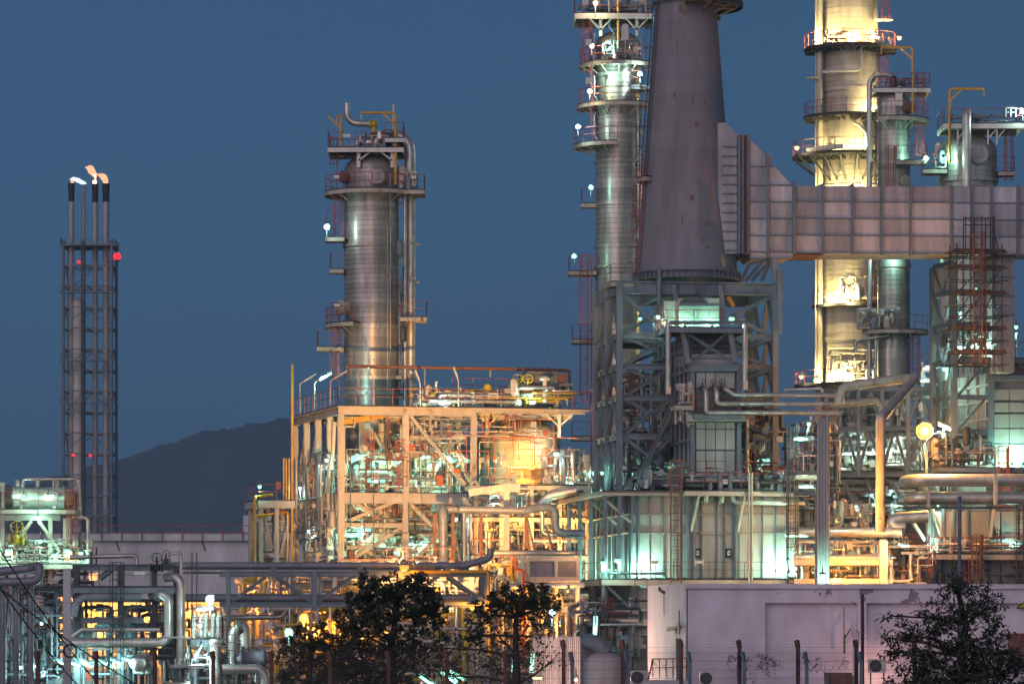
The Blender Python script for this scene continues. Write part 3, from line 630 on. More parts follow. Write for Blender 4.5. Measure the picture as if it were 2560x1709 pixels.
# ================================================================ column 5 (right)
Y5 = 332
T, c, S = col_base('process_vessel', 'squat domed vessel at the right above the duct, round manhole and yellow davit', 2421, Y5)
T['category'] = 'vessel'
Z = lambda y: zat(y, Y5); X = lambda x: (x-1280)*S
r = 71.5*S
shell(T, c, r, 0, Z(382), 13*S, M['clad'], rings=[(Z(452), r+.12, .35), (Z(735), r+.12, .3)])
dome(T, c, r, Z(383), 50*S, M['clad'])
manhole(T, c, r, Z(396), -78, .8, M['clad'], .5)
f5 = Fr(2421, Y5, 0); A = lambda x: X(x)-f5.O.x
deck(T, f5, A(2352), A(2550), -2.5, 2.5, Z(316), 'flrk', mt=M['white'], beam=.4)
deck(T, f5, A(2302), A(2360), -2, 0, Z(428), 'fl'); deck(T, f5, A(2492), A(2530), -1.6, 0, Z(432), 'fr')
pipe(T, [V((X(2407),c[1]-r-.5,Z(640))), V((X(2407),c[1]-r-.5,Z(290))), V((X(2420),c[1]-1,Z(285))), V((X(2425),c[1],Z(340)))], .37, M['cladpipe'], rad=.7, n=14, bands=1.2)
davit(T, (X(2365), c[1]-2.6, Z(415)), 182*S, 86*S, M['yellow'], side=1)
for x in (2387, 2462, 2484):
    part(T, 'support_leg', MB().bar(V((X(x),c[1]-2.2,Z(370))), V((X(x),c[1]-2.2,Z(330))), .14).bar(V((X(x),c[1]-2.2,Z(355))), V((X(x)+.7,c[1]-2.2,Z(331))), .1), M['white'])
m = MB(); m.ladder(V((X(2517),c[1]-1.2,Z(460))), V((X(2517),c[1]-1.2,Z(330))), (1,0,0), (0,-1,0), c0=.2); part(T, 'caged_ladder', m, M['red'])
part(T, 'name_plate', MB().rail([V((X(2505),c[1]-2.6,Z(303))), V((X(2530),c[1]-2.6,Z(303)))], .75, sp=.4, w=.09), M['white'])
lamp(T, V((X(2546), c[1]-2.6, Z(288))), WHITE, 600, 'flood', (-.5,-1,.1), size=1)
lamp(T, V((X(2350), c[1]-2.8, Z(400))), MINT, 260, 'flood', (.8,.6,-.1), size=.6)
clutter(T, f5, (A(2330), A(2358)), (-2, 0), (Z(426), Z(375)), 12, 41, rr=(.06,.1), lad=0, vess=1, rails=0)
clutter(T, f5, (A(2360), A(2545)), (-2, 2), (Z(315), Z(295)), 8, 42, rr=(.06,.1), lad=0, vess=0, rails=0, mats=('steel','dark'))
# ================================================================ fired heater on the right of the middle
def prism(F, poly, b0, b1):
    p = [F.hit(x, y, b0) for x, y in poly]; q = [a+F.v*(b1-b0) for a in p]; n = len(p)
    return MB().add(p+q, [tuple(range(n)), tuple(range(2*n-1, n-1, -1))]+[(i, n+i, n+(i+1)%n, (i+1)%n) for i in range(n)])
def quadbox(F, x0, x1, y0, y1, b0, b1):
    return prism(F, [(x0,y1),(x1,y1),(x1,y0),(x0,y0)], b0, b1)
# steel support tower
FH = Fr(1548, 285, 8); TW = FH.a(1938); DP = 10.0
T = thing('support_tower', 'blue-grey braced steel tower that carries the tall chimney', 'steel tower', FH.P(0,0,0))
lv = [FH.zz(1548, y) for y in (735, 839, 916, 994, 1090, 1222)]
zt = FH.zz(1548, 703)
for a in (0, TW):
    for b in (0, DP/2, DP):
        if b == DP/2 and a == TW: continue
        member(T, FH, FH.P(a,b,0), FH.P(a,b,zt), .42, .42, M['steel'], 'post', FH.u)
for b in (0, DP): member(T, FH, FH.P(-.1,b,(zt+lv[0])/2), FH.P(TW+.1,b,(zt+lv[0])/2), .5, zt-lv[0], M['steel'], 'girder')
for a in (0, TW*.3, TW*.65, TW): member(T, FH, FH.P(a,.2,(zt+lv[0])/2-.02), FH.P(a,DP-.2,(zt+lv[0])/2-.02), .5, zt-lv[0]-.08, M['steel'], 'girder')
for a in [TW*k for k in (.11,.26,.37,.6,.67,.86)]: part(T, 'web_stiffener', MB().box(FH.P(a, -.16, (zt+lv[0])/2), (.06,.2,zt-lv[0]-.2), FH.ax), M['steel'])
for i, z in enumerate(lv[1:-1]):
    member(T, FH, FH.P(.2,0,z), FH.P(TW*.33,0,z), .3, .42, M['steel']); member(T, FH, FH.P(TW*.72,0,z), FH.P(TW-.2,0,z), .3, .42, M['steel'])
    for a in (0, TW):
        for b in (0, DP/2): member(T, FH, FH.P(a,b+.2,z), FH.P(a,b+DP/2-.2,z), .3, .42, M['steel'])
    member(T, FH, FH.P(.2,DP,z), FH.P(TW-.2,DP,z), .3, .42, M['steel'])
LV = lv
for i in range(5):
    z0, z1 = lv[i+1], lv[i]; zc = (z0+z1)/2
    for a in (0, TW):
        for b in (0, DP/2):
            member(T, FH, FH.P(a,b+.2,z0), FH.P(a,b+DP/4,z1), .26, .26, M['steel'], 'brace'); member(T, FH, FH.P(a,b+DP/2-.2,z0), FH.P(a,b+DP/4,z1), .26, .26, M['steel'], 'brace')
    e = TW*.33
    member(T, FH, FH.P(.2,0,z1 if i == 0 else z0), FH.P(e,0,z0 if i == 0 else z1), .24, .24, M['steel'], 'brace')
    if i: member(T, FH, FH.P(.3,.05,z1), FH.P(e*.75,.05,zc), .22, .22, M['steel'], 'brace')
    member(T, FH, FH.P(TW-.2,0,z1), FH.P(TW*.72,0,zc), .24, .24, M['steel'], 'brace'); member(T, FH, FH.P(TW-.2,0,z0), FH.P(TW*.72,0,zc), .24, .24, M['steel'], 'brace')
    member(T, FH, FH.P(.2,DP,z0), FH.P(TW*.5,DP,z1), .24, .24, M['steel'], 'brace'); member(T, FH, FH.P(TW-.2,DP,z0), FH.P(TW*.5,DP,z1), .24, .24, M['steel'], 'brace')
member(T, FH, FH.hit(1590,1222,-.25), FH.hit(1718,925,-.25), .3, .3, M['steel'], 'brace')
for x0, x1 in ((1684,1703),(1800,1812)): member(T, FH, FH.hit(x0,712,-.3), FH.hit(x1,812,-.3), .32, .3, M['steel'], 'brace')
part(T, 'pipe', MB().tube([FH.hit(1648,664,-.5), FH.hit(1648,760,-.5)], .17, 10), M['steel'])
part(T, 'pipe', MB().tube([FH.hit(1949,675,-.4), FH.hit(1949,760,-.4)], .2, 10).tube([FH.hit(1948,760,-.4), FH.hit(1953,800,-.4), FH.hit(1950,835,-.4)], .1, 8), M['steel'])
part(T, 'conduit', MB().bar(FH.hit(1740,690,-.35), FH.hit(1740,738,-.35), .07).bar(FH.hit(1746,690,-.35), FH.hit(1746,738,-.35), .07), M['dark'])
part(T, 'hazard_beam', MB().bar(FH.hit(1819,742,1), FH.hit(1834,766,1), .3, .25), M['yellow'])
# inclined duct support to the right, orange lit underneath
for p, q in (((1852,705),(1874,660)),((1874,660),(1928,648)),((1928,648),(1905,702)),((1880,702),(1925,652)),((1864,703),(1905,655)),((1928,648),(1938,700))):
    member(T, FH, FH.hit(*p,2), FH.hit(*q,2), .25, .25, M['steel'], 'brace')
part(T, 'post', MB().bar(FH.hit(1938,704,.5), FH.hit(1938,646,.5), .35), M['steel'])
deck(T, FH, FH.a(1548)-.6, FH.a(1582), 0, 2.2, zt+.05, 'fl', railmat=M['red'])

clutter(T, FH, (.4, 4.2), (.8, 9), (LV[5], LV[4]+.5), 54, 55, mats=('steel','cladpipe','dark'), rr=(.06,.1,.16), lad=2, vess=3, rails=5)
clutter(T, FH, (.4, 4.0), (1.5, 9), (LV[4], LV[2]), 24, 56, mats=('steel','cladpipe'), rr=(.05,.09), lad=2, vess=1, rails=4)
clutter(T, FH, (FH.a(1856), FH.a(1965)), (-1, 6), (LV[5], LV[3]-.5), 60, 57, mats=('steel','dark','cladpipe'), rr=(.06,.1,.16), lad=3, vess=2, rails=6)
for x, y, w, b_ in ((1505,1180,160,4),(1562,1172,140,5),(1620,1195,180,3),(1530,1130,120,6),(1640,1150,140,6),(1870,1110,160,4),(1905,1140,160,3),(1930,1180,180,2),(1885,1195,140,2),(1655,800,160,5),(1600,795,120,6)): lamp(T, FH.hit(x,y,b_), (.38,1,.74), w, 'bulb', size=1.0)
for z_, b0, b1 in ((LV[1],5,9.6),(LV[3],5,9.6),(LV[4],4.5,9.6)): deck(T, FH, .3, TW*.33, b0, b1, z_+.25, 'fl', mt=M['steel'])
# chimney
Yc = 291; S = K*Yc; c = (px(1716,0,Yc).x, Yc)
Zc = lambda y: zat(y, Yc)
T = thing('chimney', 'tall tapering grey-violet chimney with faded red streaks, standing on the steel tower', 'chimney', (c[0], c[1], Zc(703)))
n = 17
for i in range(n):
    y0, y1 = 700-(700+75)*i/n, 700-(700+75)*(i+1)/n; r0, r1 = (74+(y0-5)*.0787)*S, (74+(y1-5)*.0787)*S
    part(T, 'shell_course', MB().lathe([(r0,.01),(r1+.002,Zc(y1)-Zc(y0)+.004)], V((c[0], c[1], Zc(y0))), 64).lathe([(r0-.03,0),(r0,.01)], V((c[0], c[1], Zc(y0))), 64, smooth=False), M['stack'])
b = MB().lathe([(127*S,0),(138*S,0),(138*S,.06),(130*S,.06)], V((c[0], c[1], Zc(703))), 56, smooth=False).lathe([(127*S,.5),(137*S,.5),(137*S,.58),(128*S,.58)], V((c[0], c[1], Zc(703))), 56, smooth=False)
part(T, 'base_ring', b, M['steel'])
bm0 = None
for k in range(56):
    a = R(k*360/56+2); d = V((math.cos(a), math.sin(a), 0))
    if d.y > .55: continue
    part(T, 'gusset', MB().box(V((c[0], c[1], Zc(703)+.28))+d*132.5*S, (9*S, .05, .42), (d, V((0,0,1)).cross(d), V((0,0,1)))), M['steel'])
part(T, 'top_flange', MB().lathe([(75*S,-.05),(80*S,.05),(80*S,.5),(74*S,.55)], V((c[0], c[1], Zc(13))), 48, smooth=False), M['stack'])
sector_platform(T, c, Zc(8), 80*S, 142*S, -95, 75, brackets=True, edge=M['dark'])
part(T, 'base_collar', MB().lathe([(80*S,-.1),(88*S,-.1),(88*S,.14),(80*S,.14)], V((c[0], c[1], Zc(7))), 48, smooth=False), M['steel'])
part(T, 'beacon_bracket', MB().cyl(V((c[0]+79*S, c[1], Zc(50))), V((c[0]+83*S, c[1], Zc(43))), .16, 8), M['rusty'])
m = MB(); dl = V((math.cos(R(200)), math.sin(R(200)), 0))
p0 = V((c[0],c[1],Zc(690)))+dl*(128*S+.25); p1 = V((c[0],c[1],Zc(430)))+dl*(108*S+.25)
m.ladder(p0, p1, (-dl.y, dl.x, 0), dl, c0=.9, hoop=1.1, w=.5); part(T, 'caged_ladder', m, M['red'])
p0 = V((c[0],c[1],Zc(440)))+dl*(108.5*S+.3); p1 = V((c[0],c[1],Zc(-70)))+dl*(68*S+.3)
m = MB(); m.ladder(p0, p1, (-dl.y, dl.x, 0), dl, c0=.6, hoop=1.3, w=.5); part(T, 'caged_ladder', m, M['dark'])
part(T, 'conduit', MB().tube([V((c[0],c[1],Zc(700)))-V((127*S*.86,127*S*.52,0)), V((c[0],c[1],Zc(-70)))-V((68.5*S*.86,68.5*S*.52,0))], .06, 6), M['steel'])
m = MB(); z = Zc(415); sector_platform(T, c, Zc(446), 110*S, 128*S, 185, 215, brackets=False)

g_ = random.Random(21)
for x, y, w, h in ((1697,30,5,14),(1706,42,6,12),(1738,322,7,8),(1728,265,3,16),(1690,130,3,16),(1765,572,8,9),(1725,507,7,7),(1763,630,4,5),(1757,268,3,10),(1682,250,3,12),(1752,610,2,14),(1775,455,4,4),(1700,560,3,12)):
    pts = []
    for k in range(9):
        a = 2*math.pi*k/9; qx = x+math.cos(a)*w*g_.uniform(.55,1.15); qy = y+math.sin(a)*h*g_.uniform(.55,1.2); rr = (74+(qy-5)*.0787)*S; sn = max(-1, min(1, (qx-1716)*S/rr))
        pts.append(V((c[0]+rr*sn, c[1]-math.sqrt(1-sn*sn)*(rr+.025), Zc(qy))))
    part(T, 'paint_patch', MB().add(pts, [tuple(range(9))]), M['oldred'])
# flue duct
FD = Fr(1820, 288, 5)
T = thing('flue_duct', 'big rectangular grey flue duct with plate panels and ribs running right from the chimney', 'duct', FD.P(0,0,zat(640,288)))
part(T, 'duct_body', quadbox(FD, 1990, 2800, 466, 633, .1, 5), M['duct'])
part(T, 'transition', prism(FD, [(1795,308),(1813,306),(1846,337),(1846,634),(1795,634)], .6, 4.4), M['duct'])
for i in range(12): part(T, 'rib', quadbox(FD, 1806, 1846, 365+i*23.5, 367+i*23.5, .45, .6), M['steel'])
for x0, x1, mk, bb in ((1846,1851,'steel',-.25),(1851.5,1854,'dark',.0),(1854.5,1859,'steel',-.25),(1859.5,1868,'rusty',.05),(1868.5,1873,'steel',-.25)):
    part(T, 'bellows_fin', quadbox(FD, x0, x1, 337, 634 if mk != 'rusty' else 638, bb, 5.2), M[mk])
part(T, 'breech_body', prism(FD, [(1873,636),(1882,646),(1975,646),(1984,634),(1984,462),(1970,452),(1938,414),(1930,414),(1930,388),(1914,386),(1873,346)], .12, 5), M['duct'])
rows2 = [(349,415),(418,462),(465,503),(506,545),(548,587),(590,628),(631,644)]
for i, (y0, y1) in enumerate(rows2):
    if i: part(T, 'duct_panel', prism(FD, [(1875,y1),(1916,y1),(1916,y0),(1875,y0)], .06, .12), M['duct'])
    else: part(T, 'duct_panel', prism(FD, [(1875,y1),(1914,y1),(1914,389),(1876,351)], .06, .12), M['duct'])
    if i == 1: part(T, 'duct_panel', prism(FD, [(1924,462),(1976,460),(1938,417),(1924,417)], .06, .12), M['duct'])
    if i > 1: part(T, 'duct_panel', prism(FD, [(1924,y1),(1982,y1),(1982,y0),(1924,y0)], .06, .12), M['duct'])
    part(T, 'rib', quadbox(FD, 1874, 1936 if i == 0 else 1984, y1+.3, y1+2.2, -.02, .1), M['steel'])
part(T, 'rib', quadbox(FD, 1917, 1923, 386, 642, -.28, .06), M['steel'])
part(T, 'rib', quadbox(FD, 1982, 1987, 456, 636, -.28, .06), M['steel'])
xs = [1985,2056,2130,2202,2275,2376,2427,2478,2543,2615]; ysd = [464,504,546,588,632]
for i in range(len(xs)-1):
    sl = (xs[i]-1985)*.008
    for j in range(4):
        part(T, 'duct_panel', quadbox(FD, xs[i]+5, xs[i+1]-1, ysd[j]+1+sl, ysd[j+1]-2+sl, .03, .1), M['duct'])
        part(T, 'rib', quadbox(FD, xs[i]+5, xs[i+1]-1, ysd[j+1]-1.6+sl, ysd[j+1]+.6+sl, -.05, .1), M['steel'])
    part(T, 'rib', prism(FD, [(xs[i],636+sl),(xs[i]+5,636+sl),(xs[i]+5,456+sl),(xs[i],458+sl)], -.3, .1), M['steel'])
    part(T, 'roof_fin', prism(FD, [(xs[i]-14,465+sl),(xs[i],465+sl),(xs[i],458+sl)], .4, .5), M['steel'])
part(T, 'downcomer', quadbox(FD, 2490, 2536, 640, 930, .8, 4.6), M['duct'])
for y in (690, 738, 786): part(T, 'rib', quadbox(FD, 2489, 2537, y, y+3, .7, 4.7), M['steel'])
for x in (1989, 2483): part(T, 'bottom_plate', quadbox(FD, x, x+70, 634.5, 637, .2, 4.8), M['rusty'])

# convection section and flue box over the furnace
FC = Fr(1728, 281, 8); CW = FC.a(1850); zb = FC.zz(1728, 1215); zc1 = FC.zz(1728, 910)
T = thing('convection_section', 'narrow panelled convection section between the steel tower legs, three pipes leaving it', 'furnace', FC.P(0,0,zb))
part(T, 'core', MB().box(FC.P(CW/2, 7.6, (zb+zc1)/2), (CW-.2, 14.8, zc1-zb), FC.ax), M['darkpanel'])
zz = lambda y: FC.zz(1728, y)
for y0, y1 in ((930,969),(1055,1070),(1073,1122),(1127,1178),(1182,1212),(973,1034)):
    for i in range(4):
        a0 = .35+(CW-.7)*i/4; a1 = .35+(CW-.7)*(i+1)/4
        part(T, 'wall_panel', MB().box(FC.P((a0+a1)/2, .15, (zz(y0)+zz(y1))/2), (a1-a0-.05, .16, zz(y0)-zz(y1)), FC.ax), M['panel'] if y0 != 973 else M['darkpanel'])
part(T, 'header_box', quadbox(FC, 1716, 1866, 1036, 1053, -1.0, .05), M['panel'])
part(T, 'top_header', quadbox(FC, 1722, 1852, 908, 928, -.25, .3), M['steel'])
for a in (.08, CW-.08): member(T, FC, FC.P(a,0,zb), FC.P(a,0,zc1), .3, .3, M['steel'], 'post', FC.u)
for j in range(9):
    bb = .6+j*1.7; part(T, 'side_stiffener', MB().bar(FC.P(-.1,bb,zb), FC.P(-.1,bb,zz(838)), .16, .25), M['steel'])
for y in (870, 925, 990, 1045, 1100, 1160): part(T, 'side_stiffener', MB().bar(FC.P(-.16,0,zz(y)), FC.P(-.16,14.8,zz(y)), .12, .22), M['steel'])
part(T, 'side_wall', MB().box(FC.P(.05, 7.6, (zz(910)+zz(835))/2), (.1, 14.6, zz(835)-zz(910)), FC.ax), M['darkpanel'])
for k in range(6):                      # stepped hood of the flue
    y1 = 908-k*12.5; y0 = y1-11; part(T, 'hood_slat', prism(FC, [(1724-k*3,y1),(1846-k*4,y1),(1842-k*4,y0),(1722-k*3,y0)], .2+k*.35, 5), M['darkpanel'] if k > 1 else M['panel'])
part(T, 'flue_box', quadbox(FC, 1697, 1798, 745, 826, 3.0, 8), M['panel']); part(T, 'flue_box_side', quadbox(FC, 1660, 1697, 752, 826, 3.4, 8), M['panel'])
for x in (1720, 1745, 1772): part(T, 'panel_seam', quadbox(FC, x, x+1.5, 748, 820, 2.94, 3.0), M['panel'])
part(T, 'flue_box_beam', quadbox(FC, 1700, 1802, 757, 765, 2.0, 2.6), M['steel']); part(T, 'flue_hood', prism(FC, [(1700,757),(1772,757),(1750,742),(1715,742)], 2.4, 3.0), M['darkpanel'])
zd = FC.zz(1668, 815, -1.2)
deck(T, FC, FC.a(1668,-1.2), FC.a(1868,-1.2), -1.2, 3.2, zd, 'flr', beam=.34, mt=M['steel'], sp=1.7)
part(T, 'pipe', MB().tube([FC.hit(1673,806,-1.3), FC.hit(1870,806,-1.3)], .13, 8), M['steel'])
for x, yb in ((1670,985),(1862,975)): pipe(T, [FC.hit(x, yb, -1.1), FC.hit(x, 806, -1.1)], .19, M['cladpipe'], bands=1.2)
for p, q in (((1721,835),(1832,905)),((1816,833),(1735,902))): member(T, FC, FC.hit(*p,-.5), FC.hit(*q,-.5), .17, .17, M['steel'], 'brace')
for p, q in (((1707,832),(1721,908)),((1826,832),(1838,905))): member(T, FC, FC.hit(*p,-.6), FC.hit(*q,-.6), .34, .3, M['steel'], 'post')
lamp(T, FC.hit(1829,795,-1.1), MINT, 260, 'bulb', size=1.6); lamp(T, FC.hit(1645,790,1.0), WHITE, 160, 'bulb', size=1.2); lamp(T, FC.hit(1660,805,2.0), WARM, 120, 'bulb', size=1.2)
for x in (1713, 1780): lamp(T, FC.hit(x, 815, 2.2), (.34,1,.68), 190, 'flood', (0,1,.6), size=.5)
for i, (x, y, xe) in enumerate(((1765,1031,2105),(1792,1009,2105),(1813,987,2105))):
    bb = -1.4-.12*i; pts = [FC.hit(x-8, 972, -.1), FC.hit(x, 972, bb), FC.hit(x, y-2, bb), FC.hit(x+9+i*3, y, bb), FC.hit(xe, y+1, bb)] if i < 2 else [FC.hit(x-6, 972, -.1), FC.hit(x+2, 972, bb), FC.hit(x+22, y, bb), FC.hit(xe, y+1, bb)]
    pipe(T, pts, .175, M['cladpipe'], rad=.42, n=12, bands=1.9); valve(T, FC.hit(x-9, 968, bb*.5), .16, M['dark'])
deck(T, FC, FC.a(1690,-1), FC.a(1730,-1), -1, 1, zz(1012), 'fl', mt=M['panel']); deck(T, FC, FC.a(1735,-1.3), FC.a(1850,-1.3), -1.3, -.1, zz(1034), 'f', mt=M['steel'])
clutter(T, FC, (FC.a(1690), FC.a(1730)), (-.8, .6), (zz(1060), zz(965)), 16, 51, rr=(.06,.1), lad=0, vess=1, rails=1)

# furnace box
FB = Fr(1579, 275, 8); FW = FB.a(2000); FDp = 21.0
T = thing('furnace', 'wide panelled furnace box lit mint green, railed walkway round it, behind the white building', 'furnace', FB.P(0,0,0))
z = lambda y: FB.zz(1579, y)
part(T, 'core', MB().box(FB.P(FW/2, FDp/2, z(1232)/2), (FW-.3, FDp-.3, z(1232)), FB.ax), M['darkpanel'])
xcol = [1581,1597,1624,1658,1690,1718,1737,1755,1794,1812,1834,1848,1879,1907,1940,1967,1998]
rows = [(1236,1283),(1287,1330),(1334,1443),(1456,1500),(1504,1620)]
for i in range(len(xcol)-1):
    rec = .08 if 1737 <= xcol[i] < 1834 else .0
    if xcol[i] in (1718, 1834): rec = -.08
    for y0, y1 in rows:
        part(T, 'wall_panel', quadbox(FB, xcol[i]+.8, xcol[i+1]-.8, y0, y1, rec, .25), M['panel'])
    part(T, 'stiffener', quadbox(FB, xcol[i]-.9, xcol[i]+.9, 1234, 1620, -.12, .1), M['steel'])
for y in (1284.5, 1331.5): part(T, 'stiffener', quadbox(FB, 1581, 1998, y, y+2, -.15, .1), M['cream'])
for x in (1579, 1596, 1719, 1735, 1840): part(T, 'post', quadbox(FB, x-1.5, x+4, 1232, 1640, -.3, .05), M['steel'])
nb = 12
for j in range(nb):
    b0, b1 = .15+j*(FDp-.3)/nb, .15+(j+1)*(FDp-.3)/nb
    for y0, y1 in rows:
        part(T, 'wall_panel', MB().box(FB.P(.08, (b0+b1)/2, (z(y0)+z(y1))/2), (.16, b1-b0-.08, z(y0)-z(y1)), FB.ax), M['panel'] if j % 3 else M['darkpanel'])
    part(T, 'stiffener', MB().bar(FB.P(-.08,b0,0), FB.P(-.08,b0,z(1234)), .22, .2), M['steel'])
for y in (1284.5, 1331.5): part(T, 'stiffener', MB().bar(FB.P(-.2,0,z(y)), FB.P(-.2,FDp,z(y)), .14, .1), M['cream'])
# roof deck, overhanging on the left
ol = FB.a(1501)
part(T, 'roof_deck', MB().box(FB.P((ol+FW)/2, FDp/2-.4, z(1229)), (FW-ol, FDp+1.6, .12), FB.ax), M['deck'])
member(T, FB, FB.P(ol,-1.1,z(1234)), FB.P(FW,-1.1,z(1234)), .2, .3, M['cream']); member(T, FB, FB.P(ol,-1.1,z(1234)), FB.P(ol,FDp,z(1234)), .2, .3, M['cream'])
for b in (-1, 5, 10, 15, 20): member(T, FB, FB.P(ol+.15,b,0), FB.P(ol+.15,b,z(1240)), .28, .28, M['steel'], 'post')
member(T, FB, FB.P(-1.0,-1,z(1450)), FB.P(-1.0,-1,z(1240)), .22, .22, M['steel'], 'post')
for b in (-.9, 5.1): member(T, FB, FB.P(ol+.2,b,z(1250)), FB.P(-.2,b,z(1305)), .16, .16, M['cream'], 'brace')
# walkway
wl = FB.a(1505,-1.4)
deck(T, FB, wl, FW+2, -1.4, -.35, z(1446), 'f', beam=.36, mt=M['cream'], sp=1.25, name='walkway', railmat=M['rusty'])
deck(T, FB, wl, -.35, -.3, FDp, z(1446), 'l', beam=.36, mt=M['cream'], sp=1.25, name='walkway', railmat=M['rusty'])
for b in (-1.3, 3.2, 7.7, 12.2, 16.7):
    member(T, FB, FB.P(wl+.1,b,0), FB.P(wl+.1,b,z(1454)), .24, .24, M['steel'], 'post'); member(T, FB, FB.P(wl+.1,b,z(1456)), FB.P(-.3,b,z(1520)), .15, .15, M['steel'], 'brace')
pipe(T, [FB.P(wl+.4,-1.1,z(1433)), FB.P(FB.a(1662,-1.1),-1.1,z(1433)), FB.P(FB.a(1664,-1.1),-1.1,z(1445))], .09, M['steel'], n=8)
for y, rr_ in ((1524,.15),(1552,.2),(1562,.12)):
    pipe(T, [FB.P(wl-.2,16,z(y+3)), FB.P(wl-.2,-.6,z(y)), FB.P(6,-.6,z(y))], rr_, M['cladpipe'])
member(T, FB, FB.P(wl,-.9,z(1558)), FB.P(6,-.9,z(1558)), .2, .25, M['cream']); member(T, FB, FB.P(wl,-.9,z(1558)), FB.P(wl,15,z(1558)), .2, .25, M['cream'])
# burners' sight boxes, plates, ladder, pipes
for x in (1744, 1822):
    o = part(T, 'sight_box', quadbox(FB, x-6, x+7, 1370, 1393, -.2, .2), M['black']); part(o, 'frame', quadbox(FB, x-3, x+3.5, 1376, 1387, -.24, -.2), M['white']); part(o, 'pane', quadbox(FB, x-1.3, x+1.8, 1379, 1384, -.26, -.24), M['black'])
for x in (1634, 1748): part(T, 'name_plate', MB().box(FB.hit(x,1404,-1.5), (.6,.04,.2), FB.ax).bar(FB.hit(x-10,1396,-1.5), FB.hit(x-10,1413,-1.5), .07).bar(FB.hit(x+10,1396,-1.5), FB.hit(x+10,1413,-1.5), .07), M['white'])
m = MB(); m.ladder(FB.hit(1690,1458,-1.7), FB.hit(1690,1150,-1.7), FB.u, -FB.v, w=.75, c0=.2, hoop=1.0, t=.05); part(T, 'caged_ladder', m, M['rusty'])
m = MB(); m.ladder(FB.hit(1980,1600,-1.6), FB.hit(1980,1060,-1.6), FB.u, -FB.v, w=.5, c0=.5, hoop=.8, t=.06); part(T, 'caged_ladder', m, M['dark'])
for x in (1765, 1805): pipe(T, [FB.hit(x,1232,-.9), FB.hit(x,1253,-.9), FB.hit(x-9,1253,.1)], .17, M['cladpipe'], rad=.25)
pipe(T, [FB.hit(1832,1232,-.9), FB.hit(1832,1254,-.9), FB.hit(2012,1257,-.9)], .17, M['cladpipe'], rad=.35, bands=1.2)
for x in (1873, 1880): pipe(T, [FB.hit(x,1455,-1.8), FB.hit(x,1180,-1.8)], .07, M['cream'], n=8)
for x0, x1 in ((1748,1728),(1862,1845)): part(T, 'brace', MB().bar(FB.hit(x0,1236,-1.2), FB.hit(x1,1328,-.2), .14), M['cream'])
# things on the roof
deck(T, FB, FB.a(1712,-1.5), FB.a(1900,-1.5), -1.5, 1.5, z(1225), 'flr', mt=M['cream'], sp=1.2)
clutter(T, FB, (FB.a(1610), FB.a(2000)), (-.8, 3), (z(1224), z(1188)), 40, 52, mats=('dark','cladpipe','bluepipe'), rr=(.07,.12,.2), lad=1, vess=2, rails=3)
exchanger(T, FB.hit(1600,1208,1), FB.hit(1720,1205,1), .35, M['bluepipe'])
for x in (1775, 1800, 1825): pipe(T, [FB.hit(x,1228,-.6), FB.hit(x,1185,-.6), FB.hit(x+2,1183,1.5)], .16, M['bluepipe'], rad=.5)
for x, y in ((1507,1404),(1543,1398)): lamp(T, FB.hit(x, y, -1.55), MINT, 350, 'bulb', size=1.3)
for x, w in ((1604,620),(1975,680),(1940,150)): lamp(T, FB.hit(x, 1425, -1.0), (.40,1,.72), w*1.5, 'flood', (.2,1,.35), size=.4, rad=.15)
for bb, w in ((2,560),(9,720),(16,720)): lamp(T, FB.P(-1.3, bb, z(1424)), (.36,1,.70), w, 'flood', (1,0,.35), size=.5, rad=.3)
txt = bpy.data.curves.new('unit_number', 'FONT'); txt.body = 'BE170'; txt.size = .55; txt.extrude = .01
to = bpy.data.objects.new('unit_number', txt); C.objects.link(to); dg = bpy.context.evaluated_depsgraph_get()
me = bpy.data.meshes.new_from_object(to.evaluated_get(dg)); bpy.data.objects.remove(to)
me.materials.append(M['yellow']); to = bpy.data.objects.new('unit_number', me); C.objects.link(to); to.parent = T; p = FB.hit(1760, 1470, -.15); WL[to.name] = p
to.location = p-WL[T.name]; to.rotation_euler = (R(90), 0, FB.th)

# ================================================================ steel process frame (lit peach and mint)
F1 = Fr(852, 300, 15)
z1 = lambda y: F1.zz(852, y)
T = thing('process_structure', 'open steel process frame, front beams lit peach, mint lamps glowing inside', 'steel structure', F1.P(0,0,0))
a = {x: F1.a(x) for x in (852,1014,1184,1300,1463,1165)}
bs = [F1.b(x) for x in (825,796,767,738)]
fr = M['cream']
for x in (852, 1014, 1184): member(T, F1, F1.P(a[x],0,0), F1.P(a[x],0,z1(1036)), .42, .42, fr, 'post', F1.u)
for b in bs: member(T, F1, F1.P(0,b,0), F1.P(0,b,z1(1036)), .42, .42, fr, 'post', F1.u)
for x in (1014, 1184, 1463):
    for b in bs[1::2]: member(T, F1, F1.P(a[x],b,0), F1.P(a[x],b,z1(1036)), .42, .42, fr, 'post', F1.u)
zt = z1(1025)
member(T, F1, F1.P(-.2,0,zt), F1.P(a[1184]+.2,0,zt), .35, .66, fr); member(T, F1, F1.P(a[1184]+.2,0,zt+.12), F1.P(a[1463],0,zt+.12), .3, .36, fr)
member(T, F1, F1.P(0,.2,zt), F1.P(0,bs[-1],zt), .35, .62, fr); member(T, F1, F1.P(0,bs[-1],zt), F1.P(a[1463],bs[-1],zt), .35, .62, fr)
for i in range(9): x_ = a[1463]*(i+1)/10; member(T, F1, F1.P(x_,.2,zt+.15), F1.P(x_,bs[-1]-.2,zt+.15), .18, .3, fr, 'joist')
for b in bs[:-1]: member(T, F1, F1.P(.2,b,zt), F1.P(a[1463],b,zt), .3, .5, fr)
dz = z1(1012)
deck(T, F1, -.3, a[1463]+.3, -.35, 11.5, dz, 'flr', h=1.25, beam=.1, mt=fr, sp=1.4, name='roof_deck')
